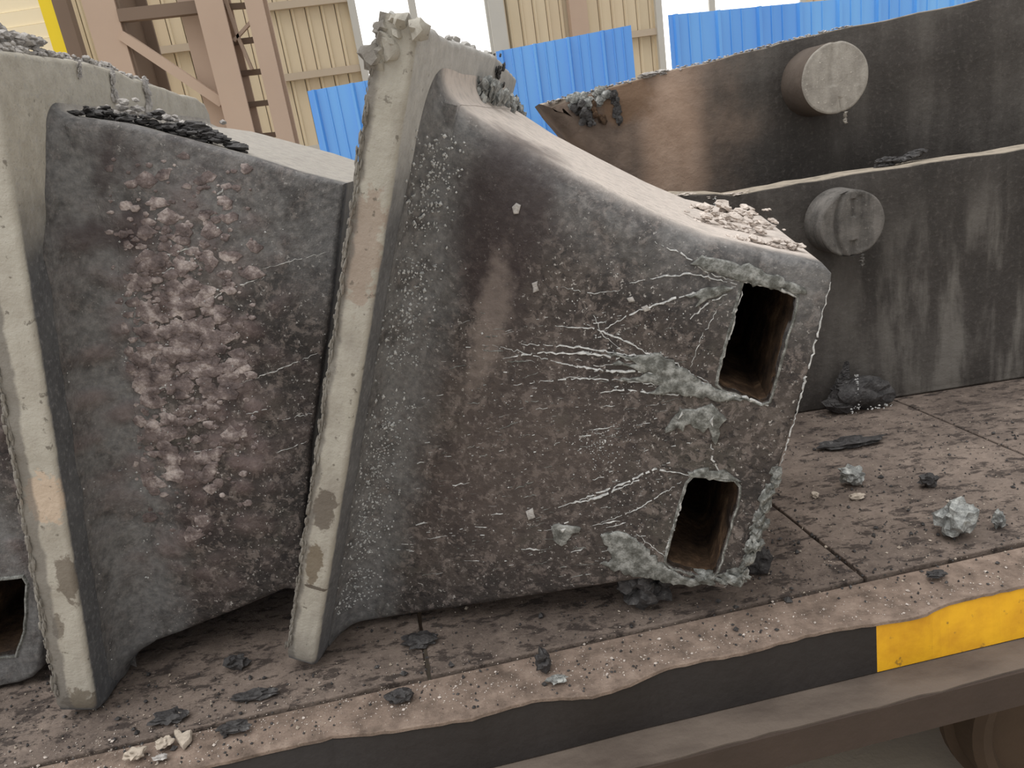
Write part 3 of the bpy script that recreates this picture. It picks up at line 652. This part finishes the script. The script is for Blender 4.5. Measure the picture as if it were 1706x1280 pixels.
film(C2, 'splash_film', MAT_FILM, [
    [(1228, 468), (1180, 452), (1150, 440), (1170, 425), (1240, 440), (1320, 470), (1345, 490), (1325, 490), (1280, 480)],
    [(1222, 480), (1180, 478), (1140, 492), (1165, 498), (1158, 512), (1180, 498), (1205, 488)],
    [(1195, 648), (1150, 622), (1100, 588), (1060, 592), (1010, 586), (1060, 606), (1020, 606), (1090, 622), (1030, 632), (1100, 640), (1080, 655), (1150, 660), (1210, 668), (1240, 664)],
    [(1132, 678), (1118, 700), (1108, 722), (1128, 712), (1138, 720), (1150, 706), (1172, 722), (1180, 712), (1192, 742), (1200, 722), (1206, 692), (1186, 672), (1160, 682)],
    [(918, 880), (930, 872), (968, 880), (950, 896), (936, 910), (922, 900)],
    [(1000, 892), (1030, 884), (1070, 905), (1108, 942), (1130, 955), (1180, 968), (1150, 978), (1090, 966), (1040, 958), (1000, 938), (1020, 930)],
    [(1145, 786), (1170, 780), (1215, 788), (1235, 802), (1190, 798), (1150, 796)]], 40, .0045)
film(C2, 'silver_flake', MAT_SPAT, [[(1136, 682), (1128, 700), (1140, 690)], [(1180, 700), (1190, 690), (1188, 712)], [(932, 880), (945, 878), (938, 888)]], 60, .0058, jit=.001)
film(C2, 'silver_flake', MAT_CRUST, [[(853, 345), (860, 338), (868, 342), (864, 356), (856, 357)], [(1068, 512), (1078, 508), (1084, 516), (1074, 520)], [(1044, 497), (1054, 494), (1058, 502), (1048, 504)], [(886, 472), (896, 468), (898, 484), (888, 488)], [(876, 852), (888, 846), (892, 862), (880, 866)]], 80, .004, jit=.0012)
# rough edges: burr along the flange's top, crust along the body's far upper end
def ridge(C, name, mat, pts, r, seed, n=1, squash=(1, 1, 1), spread=.01):
    """a row of small fused lumps along 3-D local points"""
    rg = random.Random(seed); mb = MB(); P = [Vector(p) for p in pts]
    for a, b in zip(P[:-1], P[1:]):
        k = max(1, int((b - a).length / (r * .9)))
        for i in range(k * n):
            c = a.lerp(b, rg.random()); rr = r * rg.uniform(.45, 1.25); v, f = lump_mesh(rr, rg.uniform(0, 90), 1 if rr < .006 else 2, .4, squash)
            o = [rg.gauss(0, spread) for _ in range(3)]; mb.add([(q[0] + c.x + o[0], q[1] + c.y + o[1], q[2] + c.z + o[2]) for q in v], f)
    o = mb.build(name, mat, C.o, 40); o['kind'] = 'stuff'; return o
tp = [C2.side(*q) for q in [(698, 40), (722, 54), (750, 70), (790, 84), (826, 96), (850, 120)]]
ridge(C2, 'top_burr', MAT_FL2, [(-.03, p[0], p[1] - .006) for p in tp], .008, 5, 3, (1, 1.4, .8), .005)
ridge(C2, 'top_burr', MAT_FL2, [(-.055, .01, 1.20), (-.045, .01, 1.255), (-.02, .015, 1.262)], .016, 6, 4, (1, 1.3, 1), .009)
sp = [C2.side(*q) for q in [(790, 150), (815, 162), (838, 178), (852, 192)]]
ridge(C2, 'slag_splash', MAT_SLAG_L, [(.012, p[0], p[1]) for p in sp], .013, 9, 8, (.5, 1.2, 1.0), .013)
sp = [C2.side(*q) for q in [(826, 105), (828, 135), (820, 160)]]
ridge(C2, 'slag_splash', MAT_SLAG, [(.002, p[0], p[1]) for p in sp], .008, 10, 3, (.4, 1, 1), .008)
cr = [C2.face(*q, WEBD) for q in [(1200, 416), (1250, 422), (1300, 430), (1340, 436)]]
ridge(C2, 'end_crust', MAT_DUST, [(p[0], .25, p[1] + .004) for p in cr] , .007, 12, 6, (1.3, 1.6, .6), .006)
ridge(C2, 'end_crust', MAT_DUST, [(p[0], .55, p[1] + .006) for p in cr] , .011, 13, 6, (1.2, 1.6, .6), .007)
ridge(C2, 'end_crust', MAT_DUST, [(p[0] - .03, .40, p[1] + .005) for p in cr], .006, 93, 6, (1.3, 1.6, .6), .02)
ridge(C2, 'end_crust', MAT_DUST, [(p[0] - .02, .66, p[1] + .006) for p in cr], .010, 94, 5, (1.3, 1.6, .6), .012)
er = [C2.face(*q, WEBD) for q in [(1296, 785), (1283, 815), (1268, 860), (1252, 910), (1236, 965)]]
ridge(C2, 'edge_burr', MAT_FILM, [(p[0] - .002, WEBD, p[1]) for p in er], .010, 14, 3, (.8, 1, 1.4), .004)
er = [C2.face(*q, WEBD) for q in [(1236, 962), (1200, 975), (1150, 966)]]
ridge(C2, 'edge_burr', MAT_FILM, [(p[0], WEBD, p[1] + .008) for p in er], .012, 15, 3, (1.3, .6, .8), .006)
er = [C2.face(*q, WEBD) for q in [(1040, 985), (1070, 992), (1105, 985)]]
ridge(C2, 'hanging_slag', MAT_SLAG, [(p[0], WEBD + .03, p[1]) for p in er], .026, 16, 3, (1, 1, 1), .012)
ed = [(-.061, -.001, h) for h in np.linspace(.05, 1.22, 14)]
ridge(C2, 'edge_burr', MAT_FL2, ed, .0024, 18, 1, (1, 1, 4), .002)

# ---- left casting
C1 = Cast('forked_casting', (162, 1196), (0, 190), 0, 'large grey casting with scale flakes standing at the left')
flange1, fo1 = build_flange(C1, [(0, 84), (60, 92), (100, 96), (150, 104), (200, 118), (225, 132), (262, 142), (300, 156), (330, 163), (342, 172), (350, 190)], .076, 1.02, MAT_FL1, 8)
px1 = [(60, 178), (110, 192), (200, 204), (300, 230), (420, 262), (500, 288), (574, 306), (545, 560), (520, 720), (497, 985), (475, 986), (400, 1018), (300, 1058), (200, 1094), (178, 1096)]
rr1 = [.03, .03, .012, .012, .012, .012, .01, .01, .01, .01, .02, .02, .02, .02, .02]
body1 = build_web(C1, px1, rr1, .82, MAT_WEB1, (), 21)
(hb, sb), (ht, st_) = body_line(C1, (300, 1058), (200, 1100)), body_line(C1, (110, 192), (200, 204))
build_fillet(C1, hb, ht, (sb, st_), (.02, .03), (.018, .085, .018), .82, MAT_WEB1, 4)
grains(C1, 'fillet_spatter', MAT_SPAT, 420, fil_pt(.08, .75, .25), .001, .0028, 9)
rg = random.Random(77); fl = []
for _ in range(900):
    x = rg.gauss(300, 75); y = rg.gauss(560, 150)
    if not (170 < x < 425 and 260 < y < 900): continue
    r = rg.choice([3, 4, 4, 5, 6, 8, 10, 13, 17]) * (1 if x > 230 else .7); n = rg.randint(6, 9); a0 = rg.uniform(0, 6)
    fl.append([(x + r * rg.uniform(.55, 1.25) * 1.15 * math.cos(a0 + k / n * 6.283), y + r * .8 * rg.uniform(.55, 1.25) * math.sin(a0 + k / n * 6.283)) for k in range(n)])
mbf = MB()
for i, pl in enumerate(fl):
    q = [C1.face(x, y, WEBD) for x, y in pl]; th = rg.uniform(.0006, .0026)
    v, f = prism(lambda a, b, d: (a, WEBD - th + d, b), q, 0, th + .002, th * .9, seg=2, back=False); mbf.add(v, f)
o = mbf.build('scale_flakes', MAT_FLAKE, C1.o, 60); o['kind'] = 'stuff'
def w1(rg):
    q = C1.face(rg.gauss(300, 85), rg.gauss(600, 170), WEBD)
    return (q[0], WEBD - .001, q[1]) if q[0] > .07 and .2 < q[1] < 1.02 else None
grains(C1, 'white_specks', MAT_SPAT, 420, w1, .0008, .0022, 19)
L1 = [([(400, 640), (440, 625), (480, 610), (530, 588)], .0016), ([(235, 660), (275, 645)], .003), ([(250, 430), (330, 412)], .002), ([(345, 500), (400, 475), (440, 462)], .0016), ([(270, 455), (310, 440)], .003), ([(470, 700), (520, 690)], .0012), ([(410, 690), (445, 682)], .0016), ([(320, 755), (370, 745)], .0016), ([(460, 755), (515, 735)], .0012), ([(430, 450), (545, 420)], .001), ([(360, 330), (372, 312)], .002)]
streaks(C1, 'metal_spatter', MAT_SPAT, L1, 23)
tp = [C1.side(*q) for q in [(0, 80), (60, 88), (100, 94), (150, 102), (200, 116), (225, 130), (262, 142)]]
ridge(C1, 'top_crust', MAT_CRUST, [(-.02, p[0], p[1]) for p in tp], .006, 24, 3, (1, 1.5, .8), .004)
ridge(C1, 'top_crust', MAT_CRUST, [(-.03, p[0], p[1] + .022) for p in tp[:3]], .010, 29, 3, (1, 1.6, .6), .005)
for pts, r in (([(183, 118), (186, 150), (190, 172)], .006), ([(238, 140), (246, 165), (244, 192)], .009), ([(130, 105), (130, 130)], .003)):
    q = [C1.side(*p) for p in pts]; ridge(C1, 'lime_drip', MAT_CRUST, [(.003, p[0], p[1]) for p in q], r, 30 + int(r * 1000), 3, (.5, 1, 1.3), .002)
tb = [C1.face(*q, WEBD) for q in [(120, 190), (170, 200), (230, 208), (290, 222), (340, 240)]]
ridge(C1, 'slag_seam', MAT_SLAG, [(p[0], WEBD + .05, p[1] + .004) for p in tb], .006, 33, 4, (1.8, 1.3, .7), .007)
ridge(C1, 'slag_seam', MAT_CRUST, [(p[0], WEBD + .09, p[1] + .006) for p in tb], .007, 34, 3, (1.4, 1, .8), .012)
tb = [C1.face(*q, WEBD) for q in [(296, 206), (330, 222), (375, 246), (392, 254)]]
ridge(C1, 'slag_seam', MAT_SLAG, [(p[0], WEBD + .05, p[1] + .002) for p in tb], .009, 35, 3, (1.8, 1, .6), .003)
ed = [(-.075, -.001, h) for h in np.linspace(.05, .75, 10)]
ridge(C1, 'edge_burr', MAT_FL1, ed, .003, 36, 1, (1, 1, 4), .002)

# ---- far left casting end, half out of the picture, in the left casting's shade
O0 = onz(40, 1146); e0 = empty('forked_casting', tuple(O0)); tag(e0, 'dark socketed casting end at the left edge behind the flange', 'steel casting')
pl = [(-260, 620), (10, 640), (40, 800), (58, 930), (74, 1060), (66, 1118), (30, 1140), (-260, 1180)]
hp = [(-60, 972), (38, 962), (44, 972), (40, 1050), (26, 1092), (-70, 1104)]
Yp = float(O0[1])
def f0(q): p = ony(*q, Yp); return np.array([p[0] - O0[0], p[2] - O0[2]])
hh = dens([f0(q) for q in hp], .02, .001, 2)
v, f = prism(lambda a, b, d: (a, d, b), dens([f0(q) for q in pl], .03, .002, 3), 0, .45, .01, [hh]); mesh_obj('body', v, f, MAT_WEB1, e0, 40)
hh = hh if area2(hh) > 0 else hh[::-1]; n = len(hh)
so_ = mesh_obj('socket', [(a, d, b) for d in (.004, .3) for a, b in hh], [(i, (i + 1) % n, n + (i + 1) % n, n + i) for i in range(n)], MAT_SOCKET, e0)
mesh_obj('socket_shade_cap', [(a, .3, b) for a, b in hh], tess([hh], [0]), MAT_SOCKET_SHADE, so_)  # added cap here too, shade painted in
lo = inset(hh, -.007); v = []; f = []
for i in range(n): v += [(lo[i][0], .001, lo[i][1]), ((lo[i][0] + hh[i][0]) / 2, -.004, (lo[i][1] + hh[i][1]) / 2), (hh[i][0], -.004, hh[i][1]), (hh[i][0], .01, hh[i][1])]
for i in range(n):
    j = (i + 1) % n
    for q in range(3): f.append((4 * i + q, 4 * i + q + 1, 4 * j + q + 1, 4 * j + q))
mesh_obj('socket_lip', v, f, MAT_FILM, so_, 50)

# ------------------------------------------------------------------ slabs with round trunnions
def slab(label, px, Y, T, mat, rr, seed, ox):
    e = empty('trunnion_slab', (ox, Y, BED)); tag(e, label, 'steel slab')
    pts = []; rads = []; P2 = [np.array([ony(x, y, Y)[0] - ox, max(.002, ony(x, y, Y)[2] - BED)]) for x, y in px]; rg = random.Random(seed); n = len(P2)
    for i in range(n):
        a, b = P2[i], P2[(i + 1) % n]; k = max(1, int(np.linalg.norm(b - a) / .05))
        for j in range(k):
            q = a + (b - a) * j / k
            if j and q[1] > .05: q = q + np.array([rg.gauss(0, .002), rg.gauss(0, .002)])
            pts.append(q); rads.append(rr[i] + (rr[(i + 1) % n] - rr[i]) * j / k)
    v, f = prism(lambda a, b, d: (a, d, b), pts, 0, T, rads, seg=3); mesh_obj('block', v, f, mat, e, 40); return e
S2 = slab('dark streaked slab with a split round trunnion, lower and nearer of the two', [(1095, 345), (1100, 330), (1130, 322), (1220, 325), (1330, 304), (1450, 285), (1580, 266), (1706, 247), (1960, 212), (1960, 596), (1706, 630), (1500, 664), (1325, 690), (1100, 726)], 2.28, .11, MAT_SLAB2, [.01, .01, .01] + [.006] * 11, 41, .62)
S1 = slab('taller rust-stained slab with a pale round trunnion, standing behind', [(900, 172), (1000, 148), (1090, 124), (1200, 98), (1300, 71), (1420, 43), (1560, 15), (1706, -20), (1960, -76), (1960, 540), (1706, 585), (1420, 660), (1250, 640), (1100, 440), (1010, 300), (950, 236)], 2.60, .24, MAT_SLAB1, [.045, .012, .006, .006, .006, .006, .006, .006, .006, .006, .006, .006, .03, .06, .06, .06], 42, .30)
def trunnion(parent, cx, cy, rad_px, Yslab, L, mats, seed, splits, ox):
    Yd = Yslab - L; c = ony(cx, cy, Yd); R = rad_px / FPX * np.dot(c - CAM, F_); n = 96; rings = 30
    lc = np.array([c[0] - ox, -L, c[2] - BED]); v = []; f = []
    rim = [R * (1 + .012 * mnoise.noise(Vector((math.cos(i / n * 6.283) * 2, math.sin(i / n * 6.283) * 2, seed)))) for i in range(n)]
    # side
    vs = []; fs = []
    for k, (d, s_) in enumerate([(L + .01, 1.02), (L * .6, 1.0), (.012, 1.0), (.004, .992)]):
        for i in range(n): a = i / n * 2 * math.pi; vs.append((lc[0] + rim[i] * s_ * math.cos(a), lc[1] + d, lc[2] + rim[i] * s_ * math.sin(a)))
    for k in range(3):
        for i in range(n): j = (i + 1) % n; fs.append((k * n + i, k * n + j, (k + 1) * n + j, (k + 1) * n + i))
    t = mesh_obj('trunnion', vs, fs, mats[0], parent, 40)
    # end face with splits
    v.append((lc[0], lc[1], lc[2]))
    for k in range(1, rings + 1):
        for i in range(n):
            a = i / n * 2 * math.pi; rr_ = rim[i] * .992 * k / rings; x, z = rr_ * math.cos(a), rr_ * math.sin(a)
            d = .0025 * mnoise.noise(Vector((x * 30, z * 12, seed))) + (.004 if k == rings else 0)
            for (sx, bow, wd, dp, z0, z1) in splits:
                if z0 * R < z < z1 * R: d += dp * math.exp(-((x - (sx * R + bow * R * (z / R) ** 2)) / wd) ** 2)
            v.append((lc[0] + x, lc[1] + d, lc[2] + z))
    for i in range(n): f.append((0, 1 + (i + 1) % n, 1 + i))
    for k in range(rings - 1):
        for i in range(n): j = (i + 1) % n; a = 1 + k * n; f.append((a + i, a + j, a + n + j, a + n + i))
    o = mesh_obj('end_face', v, f, mats[1], t, 60)
    mb = MB(); rg = random.Random(seed)
    for q in range(7):
        vv, ff = lump_mesh(.006, seed + q, 1, .4); mb.add([(a + lc[0] + .03 * R / .1 + rg.gauss(0, .002), b + lc[1] + .004, c_ + lc[2] - R * 1.0 - q * .005) for a, b, c_ in vv], ff)
    mb.build('drip', mats[1], t)
    return t
trunnion(S1, 1392, 130, 57, 2.60, .16, (MAT_TRUN, MAT_DISC1), 3, [(.12, .05, .004, .006, -1, -.55), (-.1, .1, .012, .004, -.2, 1)], .30)
trunnion(S2, 1421, 373, 55, 2.28, .11, (MAT_DISC2, MAT_DISC2), 5, [(-.52, .30, .006, .010, -1, 1), (.02, .0, .006, .009, .2, .75), (.02, 0, .009, .012, -1, -.5), (.3, -.1, .01, .004, -.8, .8)], .62)
# ragged scale on the left end of the rear slab and along its rim
class SF:                                           # the slab's frame for the ridge helper
    def __init__(s, e): s.o = e
def sl(q, Y, ox, d=0): p = ony(*q, Y); return (p[0] - ox, d, p[2] - BED)
ridge(SF(S1), 'rust_scale', MAT_SLAG, [sl(q, 2.6, .30, -.002) for q in [(955, 170), (968, 188), (990, 205)]], .010, 51, 4, (1.2, .4, 1.2), .012)
ridge(SF(S1), 'rust_scale', MAT_SLAG_L, [sl(q, 2.6, .30, -.002) for q in [(950, 168), (985, 168), (1015, 156)]], .010, 52, 4, (1.2, .4, 1.2), .010)
ridge(SF(S1), 'rust_scale', MAT_SOCKET, [sl(q, 2.6, .30, -.002) for q in [(985, 170), (995, 195), (1008, 202)]], .008, 53, 3, (1, .4, 1.2), .006)
ridge(SF(S1), 'rust_scale', MAT_SLAG, [sl(q, 2.6, .30, -.002) for q in [(1018, 150), (1026, 170), (1032, 205)]], .009, 54, 3, (1, .4, 1.4), .005)
ridge(SF(S1), 'rim_curl', MAT_CRUST, [sl(q, 2.6, .30, .01) for q in [(1078, 124), (1096, 124), (1118, 116)]], .016, 55, 3, (1.5, 1.2, .4), .004)
ridge(SF(S1), 'rim_bead', MAT_CRUST, [sl(q, 2.6, .30, .01) for q in [(905, 172), (1000, 148), (1090, 124), (1200, 98), (1300, 71), (1420, 43)]], .004, 56, 2, (1.5, 1.2, .5), .003)
ridge(SF(S2), 'rim_bead', MAT_DUST, [sl(q, 2.28, .62, .01) for q in [(1105, 330), (1130, 325), (1200, 328), (1250, 322)]], .005, 57, 4, (1.8, 1.2, .4), .003)
ridge(SF(S2), 'rim_slag', MAT_SLAG, [sl(q, 2.28, .62, .08) for q in [(1478, 276), (1520, 268), (1560, 256)]], .012, 58, 3, (1.6, 1, .6), .005)
ridge(SF(S2), 'end_spatter', MAT_SPAT, [sl(q, 2.28, .62, 0) for q in [(1190, 330), (1194, 350), (1196, 372)]], .002, 59, 2, (1, .4, 1), .003)

# ------------------------------------------------------------------ slag lumps and crumbs on the deck
def lump(px, py, size, mat, seed, label, squash=(1, 1, .7), name='slag_lump', sub=3, group=None):
    p = onz(px, py); v, f = lump_mesh(size, seed, sub, .38, squash, 1.8, .4)
    zmin = min(q[2] for q in v); v = [(a, b, c_ - zmin - .002) for a, b, c_ in v]
    o = mesh_obj(name, v, f, mat, None, 30); o.location = (p[0], p[1], BED); tag(o, label, 'slag' if 'slag' in name else 'debris', group); return o
lump(1592, 893, .042, MAT_SLAG_L, 3, 'large silver grey slag lump near the yellow stripe', (1, .8, .95))
lump(1662, 880, .018, MAT_SLAG_L, 5, 'pale pointed slag chip right of the large silver lump', (.7, .7, 1.2))
lump(1420, 808, .030, MAT_SLAG_L, 7, 'silver topped black slag lump on the deck below the nearer slab', (1, .8, .8))
lump(1428, 832, .014, MAT_LIME, 9, 'pale slanting chip just below the silver topped lump', (1.5, .6, .5))
lump(1546, 812, .022, MAT_SLAG, 11, 'small black slag lump right of the silver topped lump', (1, .8, .8))
lump(1358, 829, .009, MAT_LIME, 13, 'tiny white chip left of the silver topped lump', (1, 1, .8))
lump(1418, 742, .065, MAT_SLAG, 15, 'flat black slag cake in front of the nearer slab', (1.3, .45, .18))
lump(1262, 950, .034, MAT_SLAG, 17, 'black slag lump against the central casting\'s lower corner', (1, .8, .85))
lump(1075, 1003, .040, MAT_SLAG, 19, 'black slag lump wedged under the central casting', (1.2, 1, .85))
lump(908, 1116, .020, MAT_SLAG, 21, 'upright dark slag splinter on the deck edge below the central casting', (.8, .8, 1.1))
lump(928, 1134, .012, MAT_SLAG_L, 23, 'silver chip beside the upright dark splinter', (1.4, .7, .5))
lump(668, 1166, .018, MAT_SLAG, 25, 'dark slag lump on the edge beam below the central flange', (1.3, .8, .7))
lump(700, 1072, .026, MAT_SLAG, 27, 'dark slag heap in the shade right of the central flange', (1.4, .8, .4))
hc = onz(306, 1236); ht_ = [onz(*q) - hc for q in [(292, 1221), (300, 1221), (306, 1227), (313, 1223), (321, 1221), (320, 1233), (312, 1243), (306, 1250), (300, 1243), (294, 1234)]]
v, f = prism(lambda a, b, d: (a, b, .010 - d), dens([q[:2] for q in ht_], .006, .0008, 3), 0, .011, .004, seg=2)
o = mesh_obj('lime_flake', v, f, MAT_LIME, None, 40); o.location = (hc[0], hc[1], BED); tag(o, 'heart shaped pale lime flake at the lower left', 'debris')
lump(276, 1243, .015, MAT_LIME, 31, 'pale lime lump just left of the heart shaped flake', (1, .9, .5), 'lime_flake')
lump(228, 1262, .017, MAT_LIME, 33, 'dusty lime lump nearest the lower left corner', (1.1, .9, .5), 'lime_flake')
lump(268, 1265, .009, MAT_CRUST, 35, 'bright white crumb below the heart shaped flake', (1.4, .7, .5), 'lime_flake')
lump(300, 1194, .012, MAT_LIME, 37, 'slim pale chip above the heart shaped flake', (1.5, .6, .4), 'lime_flake')
lump(388, 1218, .020, MAT_SLAG, 39, 'dark speckled slag lump right of the heart shaped flake', (1.5, .7, .4))
lump(425, 1164, .024, MAT_SLAG, 41, 'long dark slag sliver between the two flange feet', (1.8, .5, .35))
lump(284, 1200, .026, MAT_SLAG, 43, 'black slag cake right of the left flange foot', (1.3, .8, .35))
lump(396, 1112, .022, MAT_SLAG, 45, 'grey slag lump in the dark gap between the castings', (1.2, .8, .7))
lump(1302, 966, .012, MAT_LIME, 47, 'small pale chip right of the central casting\'s lower corner', (1.2, .7, .5)) if False else None
lump(1560, 962, .014, MAT_SLAG, 49, 'small dark chip on the edge beam above the yellow stripe', (1.4, .7, .5))
# pointed slag heap climbing the foot of the nearer slab
p = onz(1432, 684); e = empty('slag_heap', (p[0], p[1], BED)); tag(e, 'pointed dark slag heap with white dribble at the nearer slab\'s foot', 'slag')
v, f = lump_mesh(.10, 61, 3, .3, (1.0, .35, .5), 1.5, .4); zmin = min(q[2] for q in v); mesh_obj('base', [(a, b, c_ - zmin - .01) for a, b, c_ in v], f, MAT_SLAG, e, 30)
mb = MB(); rg = random.Random(5)
for i in range(26):
    t = i / 25; vv, ff = lump_mesh(.030 * (1 - t) + .006, i, 2, .4); mb.add([(a - .03 * (1 - t) - .035, b + .01, c_ + .03 + t * .14) for a, b, c_ in vv], ff)
mb.build('spire', MAT_SLAG, e, 30)
mb = MB()
for i in range(60):
    t = rg.random(); c_ = (-.02 + rg.gauss(0, .003), -.022 - .012 * (1 - t), .02 + t * .12) if rg.random() < .5 else (rg.uniform(-.05, .10), -.036 + rg.gauss(0, .004), .012 + abs(rg.gauss(0, .012)))
    crumb(mb, c_, rg.uniform(.002, .005), rg)
o = mb.build('white_dribble', MAT_SPAT, e); o['kind'] = 'stuff'

def grit(name, mat, n, fn, r0, r1, seed, label, cat):
    rg = random.Random(seed); mb = MB(); c0 = (.4, 1.5, BED)
    for _ in range(n):
        px, py = fn(rg); p = onz(px, py)
        if p[1] < interp(edge, p[0]) + .01 or p[1] > 2.26: continue
        r = rg.uniform(r0, r1) * (2.2 if rg.random() < .07 else 1); zz = .0 if p[1] > stepy(p[0]) else -.006
        crumb(mb, (p[0] - c0[0], p[1] - c0[1], r * .45 + zz), r, rg)
    o = mb.build(name, mat); o.location = c0; tag(o, label, cat, kind='stuff'); return o
def deck_px(rg):
    t = rg.random()
    if t < .5: return rg.uniform(1240, 1706), rg.uniform(690, 1000)
    if t < .75: return rg.uniform(560, 1300), rg.uniform(1000, 1180)
    return rg.uniform(0, 560), rg.uniform(1120, 1280)
def edge_px(rg):
    x = rg.uniform(0, 1706); return x, 1235 - .19 * (x - 300) + rg.gauss(0, 22)
grit('dark_grit', MAT_SLAG, 1500, deck_px, .0008, .0038, 71, 'scattered black slag crumbs strewn over the deck', 'grit')
grit('pale_grit', MAT_LIME, 900, deck_px, .0007, .0022, 72, 'scattered pale crumbs strewn over the deck', 'grit')
grit('edge_grit', MAT_DUST, 1300, edge_px, .0007, .0020, 73, 'fine dusty crumbs lying along the edge beam', 'grit')
